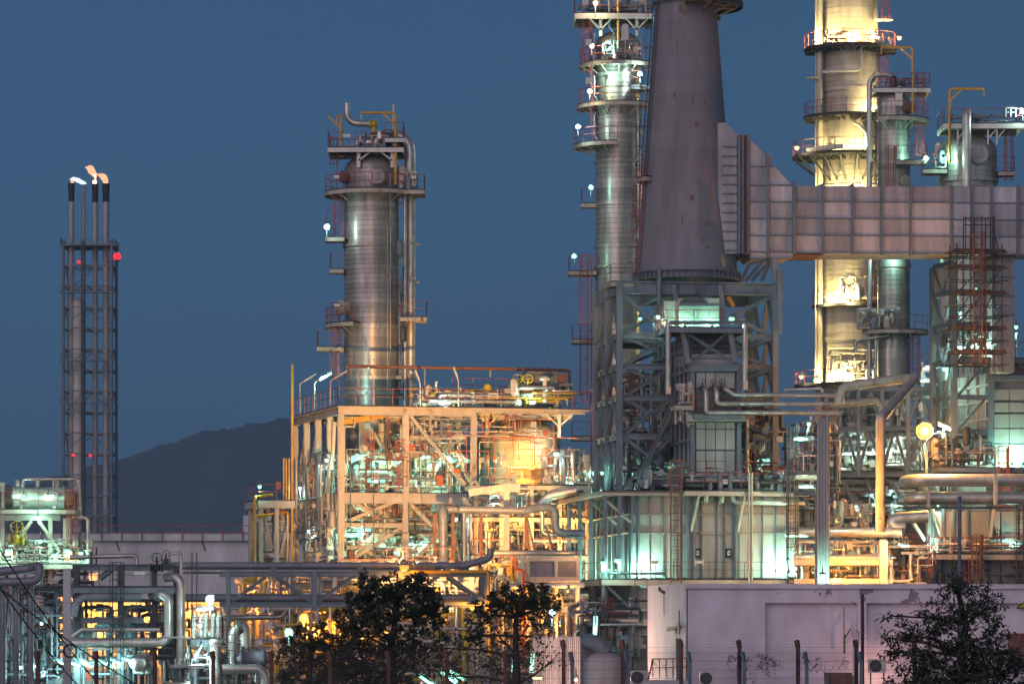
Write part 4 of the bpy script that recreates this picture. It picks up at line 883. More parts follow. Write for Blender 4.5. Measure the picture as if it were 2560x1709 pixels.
deck(T, F1, -.3, a[852]+3.2, 11.6, bs[-1]+.3, dz, 'l', h=1.25, beam=.1, mt=fr, sp=1.4, name='roof_deck')
for y0, y1, x0, x1 in ((1231,1257,852,1165),(1306,1317,852,1010),(1398,1410,852,1184)):
    zc_ = (z1(y0)+z1(y1))/2; hh = z1(y0)-z1(y1)
    member(T, F1, F1.P(.2,0,zc_), F1.P(F1.a(x1),0,zc_), .32, hh, fr); member(T, F1, F1.P(0,.2,zc_), F1.P(0,bs[-1] if y0 != 1306 else bs[-1]+2.5,zc_), .3, hh*.8, fr)
    for b in bs[1::2]: member(T, F1, F1.P(.2,b,zc_), F1.P(a[1463],b,zc_), .3, hh*.8, fr)
member(T, F1, F1.hit(1020,1093,.6), F1.hit(1165,1094,.6), .2, .26, fr)
deck(T, F1, 0, F1.a(1165), -.1, bs[1], z1(1229), 'f', h=1.2, beam=.1, mt=fr, sp=1.3)
deck(T, F1, 0, F1.a(1165), .3, bs[1], z1(1396), 'f', h=1.2, beam=.1, mt=fr, sp=1.3); deck(T, F1, .5, F1.a(1165), 3, bs[1], z1(1300), '', beam=.1, mt=fr)
for p, q, b in (((1026,1040),(1164,1214),0),((877,1299),(1001,1247),.1),((882,1250),(951,1302),.2),((875,1400),(1004,1318),.1),((905,1372),(960,1400),.3),((1026,1260),(1081,1314),.1),((866,1368),(925,1365),.8),((925,1365),(975,1322),.8),((930,1080),(995,1170),6),((1110,1090),(1190,1230),6)):
    member(T, F1, F1.hit(*p,b), F1.hit(*q,b), .28, .28, fr, 'brace')
for i, (b0, b1) in enumerate(((bs[0],0),(bs[2],bs[1]),(bs[3],bs[2]))):
    member(T, F1, F1.P(0,b0,z1(1240)), F1.P(0,b1 if i else b0-1.6,z1(1050)), .24, .24, fr, 'brace'); member(T, F1, F1.P(0,b0,z1(1240)), F1.P(0,b1+.5,z1(1310)), .22, .22, fr, 'brace')
member(T, F1, F1.side(744,1165), F1.side(840,1148), .2, .2, fr)
# yellow masts and loading arm on the left
part(T, 'yellow_mast', MB().bar(F1.side(731,1420,-.4), F1.side(731,910,-.4), .2), M['yellow'])
for x in (709.5, 716, 723): part(T, 'yellow_mast', MB().bar(F1.side(x,1250,-1.2), F1.side(x,1145,-1.2), .11), M['yellow'])
part(T, 'crane_beam', MB().bar(F1.hit(858,1056,1.5), F1.hit(975,1034,1.5), .2, .42), M['yellow']); part(T, 'crane_trolley', MB().box(F1.hit(966,1036,1.2), (.45,.4,.3), F1.ax), M['brass'])
# deck lamps on poles
for x, y, on in ((750,945,0),(786,942,1),(826,938,0),(935,938,0),(1051,945,0),(1147,938,0)):
    b_ = F1.b(x) if x < 850 else .1; base = F1.P(0 if x < 850 else F1.a(x), b_, dz); top = V((base.x, base.y, F1.side(x, y+14).z if x < 850 else F1.hit(x,y+14).z))
    hd = V((.85,-.05,.5)) if x < 850 else V((-.25,-.05,.7))
    o = part(T, 'lamp_pole', MB().tube([base, top, top+hd*.4], .05, 6, .1), M['cream'])
    if on: lamp(T, top+hd, MINT, 900, 'tube', along=hd, size=.8)
    else: part(o, 'lamp_head', MB().bar(top+hd*.4, top+hd*1.5, .22, .12), M['cream'])
lamp(T, F1.hit(1112,1006,-.2), WHITE, 700, 'tube', size=.7)
# vent header above the deck
pipe(T, [F1.hit(868,915,6), F1.hit(1424,925,6), F1.hit(1424,965,6)], .13, M['rusty'], bands=3)
for x in (896, 1062, 1226, 1392): part(T, 'pipe_post', MB().bar(F1.hit(x,1012,6), F1.hit(x,920,6), .12), M['steel'])
part(T, 'aerial', MB().bar(F1.hit(1369,930,6), F1.hit(1369,860,6), .05), M['dark'])
# machinery on the deck
exchanger(T, F1.hit(1190,992,3), F1.hit(1260,990,3), .38, M['bluepipe']); exchanger(T, F1.hit(1090,985,5), F1.hit(1092,975,5), .45, M['cladpipe'])
part(T, 'motor_housing', MB().box(F1.hit(1350,965,4), (3.2,1.6,1.6), F1.ax).box(F1.hit(1350,934,4), (2.4,1.2,.3), F1.ax), M['darkpanel'])
o = part(T, 'control_cabinet', MB().box(F1.hit(1413,978,2.5), (1.1,.6,1.2), F1.ax), M['steel']); part(o, 'cabinet_window', quadbox(F1, 1403, 1428, 965, 978, 2.15, 2.2), M['black']); part(o, 'fan_grille', MB().lathe([(.01,0),(.12,0),(.12,.05),(.2,.05)], F1.hit(1419,971,2.13), 12, axis=F1.v*-1), M['steel'])
part(T, 'vent_hood', MB().box(F1.hit(1404,945,3), (.55,.5,.7), F1.ax), M['rusty'])
for x in (1280, 1306): pipe(T, [F1.hit(x-12,985,3), F1.hit(x,962,3), F1.hit(x+18,962,3), F1.hit(x+22,985,3)], .22, M['brass' if x == 1280 else 'cladpipe'], rad=.4); valve(T, F1.hit(x+14,972,2.4), .3, M['brass'])
pipe(T, [F1.hit(1292,1005,1.6), F1.hit(1300,990,1.6), F1.hit(1330,988,1.6)], .26, M['cladpipe'], rad=.6)
pipe(T, [F1.hit(1362,1005,1.4), F1.hit(1362,950,1.4)], .17, M['white']); part(T, 'valve_head', MB().lathe([(.3,0),(.45,.1),(.45,.2),(.2,.35)], F1.hit(1362,952,1.4), 12), M['white'])
clutter(T, F1, (F1.a(1060), F1.a(1455)), (1, 7), (dz, dz+1.6), 40, 61, mats=('cladpipe','brass','cream'), rr=(.06,.1,.16), vess=2, rails=2)
lamp(T, F1.hit(1370,975,1), WHITE, 250, 'flood', (0,.6,.2), size=.5); lamp(T, F1.hit(1330,1000,.5), MINT, 250, 'flood', (0,1,.3), size=.5)
for x in (1222, 1340): part(T, 'name_plate', MB().rail([F1.hit(x,997,-.45), F1.hit(x+22,997,-.45)], .4, sp=.6, w=.1), M['cream'])
# what fills the frame
zlo, zmid, zhi = z1(1398), z1(1230), z1(1040)
clutter(T, F1, (.5, a[1184]), (1.5, 12), (zmid+.2, zmid+3.4), 48, 62, mats=('cream','panel','steel'), rr=(.07,.12,.2), lad=3, vess=4, rails=3)
clutter(T, F1, (.5, a[1184]), (1.5, 12), (zlo, zmid-.4), 66, 63, mats=('panel','cream','dark'), rr=(.07,.12,.2), lad=3, vess=4, rails=4)
clutter(T, F1, (a[1014]+.4, a[1184]), (1, 9), (zmid+3, zhi), 36, 64, mats=('cream','cladpipe'), rr=(.05,.08), lad=2, vess=1, rails=3)
clutter(T, F1, (-.5, .4), (1, 14), (zlo, zhi-2.5), 70, 65, mats=('cream','steel'), rr=(.05,.08), lad=2, vess=1, rails=2)
for yy in (1256, 1270): exchanger(T, F1.hit(865,yy+4,3), F1.hit(1060,yy+6,3.2), .42, M['cladpipe'])
exchanger(T, F1.hit(870,1345,5), F1.hit(985,1345,5), .5, M['cladpipe']); exchanger(T, F1.hit(1025,1315,4), F1.hit(1080,1318,4), .55, M['bluepipe'])
for x, y in ((900,1260),(915,1262),(930,1264)): pipe(T, [F1.hit(x-22,1250,1.2), F1.hit(x-14,1268,1.2), F1.hit(x+20,1270,1.2)], .13, M['cladpipe'], rad=.3)
for x in (905, 955, 1060, 1120, 1145): member(T, F1, F1.P(F1.a(x,7),7,zlo), F1.P(F1.a(x,7),7,zhi), .36, .36, fr, 'post', F1.u)
for lx, ly, b, w, al in ((868,1146,2,650,(1,0,.35)),(900,1140,2.5,650,(1,0,.5)),(950,1150,5,450,(1,0,-.3)),(1000,1150,4,500,(1,0,.4)),(1052,1140,2,600,(1,0,.1)),(1118,1140,2,700,(1,0,-.7)),(1150,1138,3,600,(1,0,-.6)),(905,1322,1,600,(1,0,0)),(878,1336,2,420,(1,0,0)),(1028,1356,2,420,(1,0,0)),(1055,1354,2,420,(1,0,0)),(1086,1349,3,300,(1,0,0)),(940,1200,3,350,(1,0,0)),(1075,1205,3,350,(1,0,0))):
    lamp(T, F1.hit(lx,ly,b), (.28,1,.66), w*1.0, 'tube', along=al, size=1.15 if ly < 1160 else 1.0)
for x, y, w in ((750,1218,160),(816,1148,200),(800,1162,150),(772,1325,200),(715,1370,100)): lamp(T, F1.side(x,y,-.5), WHITE, w, 'bulb', size=1.1)
part(T, 'lit_sign_box', quadbox(F1, 1092, 1107, 1188, 1214, -.3, .2), M['orangep'])
clutter(T, F1, (.4, a[1184]), (-.35, .7), (zlo, zhi), 42, 67, mats=('cream','rusty','steel'), rr=(.035,.05,.07), lad=4, vess=0, rails=7)
clutter(T, F1, (a[1014], a[1463]), (-.2, 1.2), (zmid-1, zhi), 26, 68, mats=('cream','orangep'), rr=(.03,.05), lad=2, vess=0, rails=5)
def stair(T, F, x0, y0, x1, y1, b, m):
    p, q = F.hit(x0,y0,b), F.hit(x1,y1,b); s_ = part(T, 'stair', MB().bar(p, q, .06, .28).bar(p+F.v*.8, q+F.v*.8, .06, .28), M['cream']); n = max(4, int(abs(q.z-p.z)/.22)); t_ = MB()
    for i in range(n): t_.box(p.lerp(q,(i+.5)/n)+F.v*.4, (.26,.76,.04), F.ax)
    part(s_, 'tread', t_, M['deck'], stuff=True); r_ = MB(); r_.bar(p+V((0,0,1)), q+V((0,0,1)), .05); r_.bar(p+V((0,0,.5)), q+V((0,0,.5)), .04)
    for i in range(5): c_ = p.lerp(q, i/4); r_.bar(c_, c_+V((0,0,1)), .05)
    part(s_, 'handrail', r_, m)
stair(T, F1, 880, 1398, 955, 1322, 1.0, M['red']); stair(T, F1, 985, 1306, 905, 1234, 1.4, M['red']); stair(T, F1, 1040, 1398, 1110, 1318, 1.2, M['red']); stair(T, F1, 1060, 1228, 1130, 1100, 2.2, M['red'])
# left annex
FA = Fr(640, 305, 15)
za = FA.zz(660, 1248)
T = thing('loading_annex', 'low steel annex with yellow pipe frame and short railed platform left of the process frame', 'steel structure', FA.P(0,0,0))
for x, b in ((652,0),(692,0),(692,4),(652,4),(720,2)): member(T, FA, FA.P(FA.a(x),b,0), FA.P(FA.a(x),b,za-.2), .32, .32, fr, 'post', FA.u)
deck(T, FA, FA.a(645), FA.a(735), -.2, 5, za, 'fl', beam=.55, mt=fr)
pipe(T, [FA.hit(637,1500,-.4), FA.hit(637,1242,-.4), FA.hit(680,1236,2)], .14, M['yellow'], rad=.2); pipe(T, [FA.hit(640,1290,-.4), FA.hit(720,1278,.5), FA.hit(716,1500,.5)], .13, M['yellow'], rad=.2)
pipe(T, [FA.hit(668,1280,.4), FA.hit(674,1264,.4), FA.hit(716,1262,.4)], .12, M['yellow'], rad=.2)
for p, q in (((660,1290),(680,1370)),((720,1310),(700,1390))): member(T, FA, FA.hit(*p,.2), FA.hit(*q,.2), .2, .2, fr, 'brace')
m = MB(); m.ladder(FA.hit(706,1400,-.3), FA.hit(706,1285,-.3), FA.u, -FA.v, w=.8, cage=False); part(T, 'ladder', m, M['white'])
lamp(T, FA.hit(649,1214,-.3), MINT, 150, 'bulb', size=1.2); part(T, 'notice_board', quadbox(FA, 690, 702, 1203, 1223, -.3, -.25), M['red'])
clutter(T, FA, (FA.a(655), FA.a(735)), (1, 5), (2, za-1), 24, 66, mats=('cream','steel'), rr=(.06,.1), lad=1, vess=1, rails=1)

# vessels in the frame
def vessel(name, label, x, Y, rp, ydome, ytop, ybot, m, man=None, band=16):
    p = px(x,0,Y); S = K*Y; T = thing(name, label, 'vessel', (p.x, Y, 0)); c = (p.x, Y)
    shell(T, c, rp*S, zat(ybot,Y), zat(ydome,Y), band*S, m, 40); dome(T, c, rp*S, zat(ydome,Y), (ydome-ytop)*S, m, 40)
    if man: manhole(T, c, rp*S, zat(man[1],Y), man[0], man[2]*S, m, .35)
    for k in (-1, 1): part(T, 'skirt_leg', MB().bar(V((c[0]+k*rp*S*.7, Y, 0)), V((c[0]+k*rp*S*.7, Y, zat(ybot,Y))), .4), M['cream'])
    return T, c, S
T, c, S = vessel('process_vessel', 'fat domed vessel glowing orange beside the process frame, round manhole on its front', 1308, 310, 84, 1090, 1046, 1260, M['cladwarm'], (-84, 1128, 24))
m = MB(); m.ladder(px(1275,1215,306.5), px(1275,975,306.5), (1,0,0), (0,-1,0), w=.5, c0=.2, hoop=.8); part(T, 'caged_ladder', m, M['orangep'])
fv = Fr(1308, 306.8, 0); deck(T, fv, fv.a(1288), fv.a(1462), -.9, 2, zat(1162,306.8), 'fr', railmat=M['orangep']); deck(T, fv, fv.a(1225), fv.a(1400), -1.2, 1, zat(1208,306.8), 'f', railmat=M['dark'])
for x in (1219, 1398): part(T, 'support_bracket', MB().bar(px(x,1092,307), px(x,1028,307), .26).bar(px(x,1066,307), px(x+(-24 if x < 1300 else -38),1030,307), .14).bar(px(x,1066,307), px(x+(34 if x < 1300 else 40),1030,307), .14), M['cream'])
lamp(T, px(1297,1150,304.8), SOD, 1900, 'bulb', size=.5); lamp(T, px(1335,1148,304.8), SOD, 1100, 'bulb', size=.5); lamp(T, px(1305,1192,305), SOD, 900, 'bulb', size=.5); lamp(T, px(1240,1150,305), MINT, 700, 'bulb', size=.6); lamp(T, px(1388,1190,306), SOD, 120, 'bulb', size=1); lamp(T, px(1446,1134,305), WHITE, 350, 'flood', (-.4,-1,0), size=1); lamp(T, px(1382,1115,306), WHITE, 160, 'flood', (-.7,.8,0), size=.5)
T, c, S = vessel('process_vessel', 'tall pale vessel behind a thin downpipe, at the left of the orange one', 1222, 313, 30, 1105, 1080, 1260, M['panel'], None)
T, c, S = vessel('process_vessel', 'low orange lit dome under the arching pipes beside the furnace', 1352, 297, 62, 1350, 1312, 1470, M['cladwarm'], None)
lamp(T, px(1330,1392,293), SOD, 450, 'bulb', size=1); lamp(T, px(1272,1385,293), MINT, 250, 'bulb', size=1.6)
# ================================================================ piping and equipment between the frame and the furnace
def pthing(name, label, cat, base): return thing(name, label, cat, base)
Yp = 280
T = thing('overhead_pipe', 'thick slate pipe arching over beside the process frame and bending down at both ends', 'pipe', px(1110,1400,Yp))
P_ = lambda x, y, d=0: px(x, y, Yp+d)
pipe(T, [P_(1100,1425), P_(1108,1395), P_(1108,1272), P_(1100,1268,4), P_(1085,1270,7)], .3, M['bluepipe'], n=14, bands=1.5)
pipe(T, [P_(1098,1272,1), P_(1310,1276,1), P_(1345,1268,1.5), P_(1388,1266,2), P_(1388,1320,2), P_(1402,1333,2), P_(1460,1334,2)], .29, M['bluepipe'], n=14, bands=1.2, rad=.7)
pipe(T, [P_(1310,1276,2.5), P_(1356,1274,2.5), P_(1356,1330,2.5), P_(1368,1336,2.5), P_(1440,1337,2.5)], .15, M['cladpipe'], bands=1.2)
pipe(T, [P_(1160,1400,1), P_(1160,1282,1)], .13, M['bluepipe'], bands=1.5); pipe(T, [P_(1140,1276,-.5), P_(1140,1268,-.5)], .2, M['bluepipe'])
pipe(T, [P_(1350,1262,9), P_(1375,1238,9), P_(1440,1226,9)], .34, M['cladpipe'], n=14, bands=1, rad=1)
for x in (1087, 1133, 1203, 1316): part(T, 'support_post', MB().bar(P_(x,1500,.6), P_(x,1285,.6), .26), M['rusty'])
for p, q in (((1090,1290),(1105,1400)),((1133,1310),(1150,1400)),((1317,1290),(1335,1370)),((1366,1320),(1385,1380))): part(T, 'brace', MB().bar(P_(*p,.3), P_(*q,.3), .14), M['dark'])
T = thing('gantry', 'short pale lifting gantry with round eye plates in front of the orange vessel', 'gantry', px(1265,1500,288))
Yg = 288
part(T, 'gantry_beam', MB().bar(px(1172,1232,Yg), px(1265,1217,Yg), .3, .5).bar(px(1265,1218,Yg), px(1300,1220,Yg), .3, .6), M['cream']); part(T, 'post', MB().bar(px(1266,1500,Yg), px(1266,1210,Yg), .42), M['cream'])
for x, y in ((1186,1212),(1278,1200)): part(T, 'eye_plate', MB().lathe([(.12,0),(.36,0),(.36,.12),(.12,.12)], px(x,y,Yg-.1), 16, axis=(0,1,0), smooth=False).box(px(x,y+10,Yg), (.7,.1,.5)), M['steel'])
part(T, 'post', MB().bar(px(1172,1245,Yg), px(1185,1270,Yg), .16), M['steel'])
for x, y, w in ((1250,1238,300),(1235,1252,220),(1252,1252,220),(1138,1295,180),(1390,1132,200)): lamp(T, px(x,y,Yg+6), WHITE, w, 'bulb', size=1.5)
clu = Fr(1180, 292, 10)
T = thing('valve_rack', 'dense rack of valves and small pipes between the process frame and the furnace', 'pipe rack', clu.P(0,0,0))
zc = lambda y: clu.zz(1300, y)
for y in (1210, 1290, 1385, 1470):
    deck(T, clu, clu.a(1180), clu.a(1470), 0, 3, zc(y), 'f', mt=M['cream'])
for x in (1190, 1255, 1330, 1400, 1470): member(T, clu, clu.P(clu.a(x),.2,0), clu.P(clu.a(x),.2,zc(1210)), .3, .3, M['cream'], 'post', clu.u)
clutter(T, clu, (clu.a(1180), clu.a(1470)), (.2, 4), (zc(1470), zc(1225)), 130, 71, mats=('cream','cladpipe','cladpipe','steel'), rr=(.06,.1,.16), lad=2, vess=3, rails=4)
clutter(T, clu, (clu.a(1380), clu.a(1490)), (1, 5), (zc(1235), zc(1120)), 40, 72, mats=('cladpipe','steel','cream'), rr=(.06,.1,.16), lad=1, vess=2, rails=2)
for x, y, w in ((1230,1320,400),(1300,1295,500),(1400,1360,500),(1435,1300,350),(1200,1440,400),(1420,1430,500)): lamp(T, clu.hit(x,y,-1), SOD, w, 'bulb', size=.5)
for x, y, w in ((1485,1180,260),(1500,1225,200),(1410,1190,160),(1440,1195,160),(1275,1232,200)): lamp(T, clu.hit(x,y,2), MINT, w, 'bulb', size=1.3)
Fo = Fr(1315, 270, 8)
T = thing('pipe_portal', 'orange lit steel portal with panes behind, left of the furnace walkway', 'steel structure', Fo.P(0,0,0))
zo = lambda y: Fo.zz(1315, y)
for x in (1318, 1391, 1445): part(T, 'post', quadbox(Fo, x-4, x+4, 1393, 1600, 0, .4), M['cream'])
part(T, 'beam', quadbox(Fo, 1312, 1450, 1390, 1402, -.05, .45), M['cream']); part(T, 'beam', quadbox(Fo, 1322, 1450, 1441, 1455, -.02, .42), M['cream'])
part(T, 'back_wall', quadbox(Fo, 1250, 1450, 1385, 1600, 6, 6.2), M['panel'])
part(T, 'pane', quadbox(Fo, 1324, 1387, 1402.5, 1441, .2, .24), M['bluepipe']); part(T, 'pane', quadbox(Fo, 1395, 1441, 1402.5, 1441, .2, .24), M['bluepipe'])
pipe(T, [Fo.hit(1220,1382,1), Fo.hit(1450,1381,1)], .19, M['cladpipe'], bands=1.0); pipe(T, [Fo.hit(1250,1465,-.6), Fo.hit(1460,1461,-.6)], .2, M['cladpipe'], bands=1.4)
for y in (1492, 1512, 1535): pipe(T, [Fo.hit(1270,y,2), Fo.hit(1470,y-1,2)], .22, M['cladpipe'], bands=1.4)
pipe(T, [Fo.hit(1287,1390,-1), Fo.hit(1287,1422,-1), Fo.hit(1310,1427,-1), Fo.hit(1310,1640,-1)], .13, M['orangep'], rad=.3)
for x, y, w in ((1300,1475,400),(1420,1475,450),(1400,1560,500),(1290,1560,300),(1440,1388,180)): lamp(T, Fo.hit(x,y,-1.6 if y < 1470 else -.8), SOD, w, 'bulb', size=.5)
lamp(T, Fo.hit(1382,1530,-2), WHITE, 500, 'flood', (.6,-1,-.2), size=1.2)
clutter(T, Fo, (Fo.a(1230), Fo.a(1480)), (.5, 5), (1, zo(1475)), 80, 73, mats=('cladpipe','cream','steel'), rr=(.06,.1,.15), lad=2, vess=3, rails=3)
clutter(T, Fo, (Fo.a(1212), Fo.a(1290)), (-1, 2), (zo(1500), zo(1395)), 36, 74, mats=('cladpipe','yellow','steel'), rr=(.05,.09), lad=1, vess=2, rails=2)

# ================================================================ long pipe bridge across the lower left
FT = Fr(571, 232, 4)
T = thing('pipe_bridge', 'long blue-grey truss bridge carrying pipes behind the dark trees', 'pipe bridge', FT.P(0,0,0))
zt = lambda y: FT.zz(571, y)
for b in (0, 3.0):
    for y, hh in ((1433,.3),(1510,.3)): member(T, FT, FT.P(-.5,b,zt(y)), FT.P(FT.a(1232),b,zt(y)), .25, hh, M['steel'], 'chord')
    for x in (571, 787, 1002, 1218): member(T, FT, FT.P(FT.a(x),b,zt(1525) if x in (787,1002) else 0), FT.P(FT.a(x),b,zt(1425)), .28, .28, M['steel'], 'post')
    for x in (571, 787, 1002):
        xm = x+108; member(T, FT, FT.P(FT.a(x)+.2,b,zt(1502)), FT.P(FT.a(xm)-.3,b,zt(1440)), .18, .18, M['steel'], 'brace'); member(T, FT, FT.P(FT.a(xm)+.3,b,zt(1440)), FT.P(FT.a(x+216)-.2,b,zt(1502)), .18, .18, M['steel'], 'brace')
for x in (571, 679, 787, 895, 1002, 1110, 1218):
    for y in (1433, 1510): member(T, FT, FT.P(FT.a(x),.15,zt(y)), FT.P(FT.a(x),2.85,zt(y)), .2, .25, M['steel'], 'crossbeam')
pipe(T, [FT.hit(405,1416,1), FT.hit(430,1413,1), FT.hit(1160,1413,1), FT.hit(1225,1395,1), FT.hit(1228,1370,1)], .21, M['bluepipe'], n=14, bands=1.2, rad=.5)
pipe(T, [FT.hit(420,1427,2.2), FT.hit(1100,1427,2.2)], .16, M['cladpipe'], bands=1.5); pipe(T, [FT.hit(420,1494,1.2), FT.hit(1215,1494,1.2)], .24, M['bluepipe'], n=14, bands=1.4); pipe(T, [FT.hit(560,1498,2.3), FT.hit(1200,1498,2.3)], .16, M['cladpipe'], bands=1.5)
pipe(T, [FT.hit(1025,1428,-.3), FT.hit(1221,1428,-.3), FT.hit(1225,1640,-.3)], .1, M['yellow'], rad=.2)
pipe(T, [FT.hit(560,1543,3), FT.hit(705,1541,3), FT.hit(712,1528,3)], .16, M['cladpipe'], rad=.3)
for x in (683, 900, 1118): part(T, 'pipe_saddle', MB().box(FT.hit(x,1424,.9), (.35,.3,.3), FT.ax), M['steel'])
o = lamp(T, FT.hit(1010,1406,.2), (1,.50,.16), 560000, 'flood', (.015,1,.08), size=.9, rad=.3, spot=23); lamp(T, FT.hit(1022,1406,.2), (1,.55,.3), 30000, 'flood', (-.057,1,.29), size=.5, rad=.3, spot=15); lamp(T, FT.hit(1034,1406,.2), (1,.6,.4), 60000, 'flood', (.146,1,.33), size=.5, rad=.3, spot=11); lamp(T, FT.hit(1010,1414,-1.0), SOD, 500, 'bulb', size=2.0, rad=.25)  # the two narrower floods are added ones, put in to warm the columns' cladding
o = lamp(T, FT.hit(1180,1512,-.6), SOD, 900, 'bulb', size=1.6)
part(T, 'lamp_hood', MB().lathe([(.05,.75),(.08,.5),(.36,.28),(.4,.2)], FT.hit(1180,1512,-.6), 12), M['steel'])
# ---- the sodium lit yard behind the bridge
FY = Fr(600, 262, 6)
T = thing('pump_shed', 'pale sodium lit wall and posts of the pump area behind the pipe bridge', 'building', FY.P(0,0,0))
zy = lambda y: FY.zz(600, y)
part(T, 'wall', quadbox(FY, 355, 560, 1500, 1740, 7, 7.3), M['white']); part(T, 'wall', quadbox(FY, 150, 350, 1488, 1740, 7, 7.3), M['white']); part(T, 'wall', quadbox(FY, 615, 735, 1462, 1740, 9, 9.3), M['white']); part(T, 'wall', quadbox(FY, 738, 1210, 1440, 1740, 10, 10.3), M['cream'])
for x in (372, 385, 398, 412, 500, 548, 600, 640, 690, 705): part(T, 'post', quadbox(FY, x, x+4, 1500, 1740, 5.6, 5.9), M['cream'])
for y in (1545, 1575, 1625): part(T, 'beam', quadbox(FY, 350, 440, y, y+5, 5.2, 5.5), M['cream'])
for x0, x1, y0, y1 in ((143,158,1486,1502),(208,229,1503,1533),(237,266,1502,1530),(222,244,1432,1450)): part(T, 'lit_opening', quadbox(FY, x0, x1, y0, y1, 6.6, 6.9), M['white'])
part(T, 'tank', MB().lathe([(1.4,0),(1.4,zy(1510)),(1.0,zy(1500)),(.01,zy(1497))], FY.hit(735,1580,4)-V((0,0,FY.hit(735,1580,4).z)), 28), M['white'])
txt = bpy.data.curves.new('tank_number', 'FONT'); txt.body = '08'; txt.size = .75; txt.extrude = .01
to = bpy.data.objects.new('tank_number', txt); C.objects.link(to); dg = bpy.context.evaluated_depsgraph_get(); me = bpy.data.meshes.new_from_object(to.evaluated_get(dg)); bpy.data.objects.remove(to)
me.materials.append(M['black']); to = bpy.data.objects.new('tank_number', me); C.objects.link(to); to.parent = T; p = FY.hit(700,1567,2.2); WL[to.name] = p; to.location = p-WL[T.name]; to.rotation_euler = (R(90),0,R(-22))
for x, y, w in ((380,1470,500),(395,1520,700),(400,1600,700),(560,1560,250),(640,1480,500),(690,1470,350),(720,1530,500),(215,1480,260),(240,1560,300),(150,1500,200),(800,1570,700),(900,1590,700),(1000,1560,700),(1090,1580,600)): lamp(T, FY.hit(x,y,5.0 if x < 700 else 3), SOD, w*3, 'bulb', size=.4)
lamp(T, FY.hit(760,1543,-2), SOD, 900, 'flood', (.3,-1,-.3), size=1.2); lamp(T, FY.hit(722,1580,-3), MINT, 350, 'flood', (-.2,-1,-.3), size=1.2)
clutter(T, FY, (FY.a(600), FY.a(1200)), (0, 8), (.5, zy(1405)), 180, 81, mats=('cream','cladpipe','white','brass'), rr=(.06,.1,.16), lad=4, vess=5, rails=8)
clutter(T, FY, (FY.a(420), FY.a(640)), (1, 6), (.5, zy(1500)), 60, 82, mats=('cream','cladpipe','white'), rr=(.06,.1), lad=2, vess=3, rails=3)
for x in (860, 905, 960, 1010, 1050, 1095, 1140, 1190): member(T, FY, FY.P(FY.a(x),3,0), FY.P(FY.a(x),3,zy(1400)), .32, .32, M['cream'], 'post', FY.u)
for y in (1460, 1535, 1600): member(T, FY, FY.P(FY.a(720),3,zy(y)), FY.P(FY.a(1200),3,zy(y)), .25, .35, M['cream'])
for x, y, al in ((1058,1692,(1,0,-.7)),(1075,1702,(1,0,-.7)),(1122,1690,(1,0,-.75)),(1145,1686,(1,0,-.65)),(1330,1655,(.1,0,1)),(1285,1652,(.1,0,1))): lamp(T, px(x,y,200), MINT, 130, 'tube', along=al, size=.7)
lamp(T, px(1289,1681,200), MINT, 120, 'bulb', size=1); lamp(T, px(1343,1692,198), (1,.95,.4), 250, 'tube', size=.35)
T = thing('corrugated_shed', 'low dark shed of corrugated sheet behind the right hand dark tree', 'shed', px(1380,1709,205))
for i in range(22):
    x = 1335+i*5.2; part(T, 'corrugation', MB().lathe([(.05,0),(.05,px(0,1590,205).z)], V((px(x,0,205).x, 205, 0)), 8), M['duct'])
part(T, 'wall', MB().box((px(1392,0,205.3).x, 205.6, px(0,1590,205).z/2), (2.4,.9,px(0,1590,205).z-.05)), M['duct'])
T = thing('storage_bin', 'rounded dusty bin with ducts at the foot of the furnace, left of the white building', 'bin', px(1500,1709,215))
part(T, 'bin_body', MB().lathe([(1.1,0),(1.1,px(0,1650,215).z),(.6,px(0,1632,215).z),(.02,px(0,1630,215).z)], V((px(1510,0,215).x,215,0)), 20), M['duct'])
part(T, 'bin_box', MB().box((px(1470,0,217).x,217.5,px(0,1600,217).z/2), (2.6,2,px(0,1600,217).z)), M['steel']); pipe(T, [px(1470,1602,216), px(1500,1610,215), px(1512,1632,215)], .45, M['steel'], rad=.4)
lamp(T, px(1488,1565,222), MINT, 420, 'tube', along=(.05,0,1), size=.9); lamp(T, px(1470,1640,225), MINT, 200, 'bulb', size=1)
clutter(T, Fr(1440,228,6), (0, 4.2), (0, 4), (1, 7), 40, 83, mats=('steel','cladpipe','dark'), rr=(.05,.09), lad=1, vess=1, rails=2)

# ================================================================ lower left: drum, loops, pump skid
FL = Fr(0, 285, 5)
zl = lambda y: FL.zz(90, y)
T = thing('drum_platform', 'horizontal drum on a railed platform glowing mint at the left edge', 'steel structure', FL.P(FL.a(90),0,0))
exchanger(T, FL.hit(10,1245,1.5), FL.hit(178,1245,1.5), .8, M['panel'], name='drum')
deck(T, FL, FL.a(2), FL.a(190), 0, 3.2, zl(1270), 'flr', beam=.3, mt=M['cream'])
part(T, 'drum_saddle_beam', quadbox(FL, 8, 150, 1286, 1300, .4, 2.8), M['panel']); deck(T, FL, FL.a(-20), FL.a(240), -.6, 4, zl(1408), 'flr', mt=M['cream'])
pipe(T, [FL.hit(57,1228,1.5), FL.hit(57,1197,1.5), FL.hit(197,1197,1.5), FL.hit(201,1290,1.5)], .12, M['cladpipe'], rad=.25); pipe(T, [FL.hit(134,1228,1.5), FL.hit(134,1198,1.5)], .1, M['cladpipe'])
pipe(T, [FL.hit(180,1293,-.2), FL.hit(220,1294,-.2), FL.hit(220,1420,-.2)], .12, M['white'], rad=.3)
for x in (6, 171, 163, 126): member(T, FL, FL.P(FL.a(x),.5,0), FL.P(FL.a(x),.5,zl(1205 if x == 6 else 1295)), .28, .28, M['cream'], 'post')
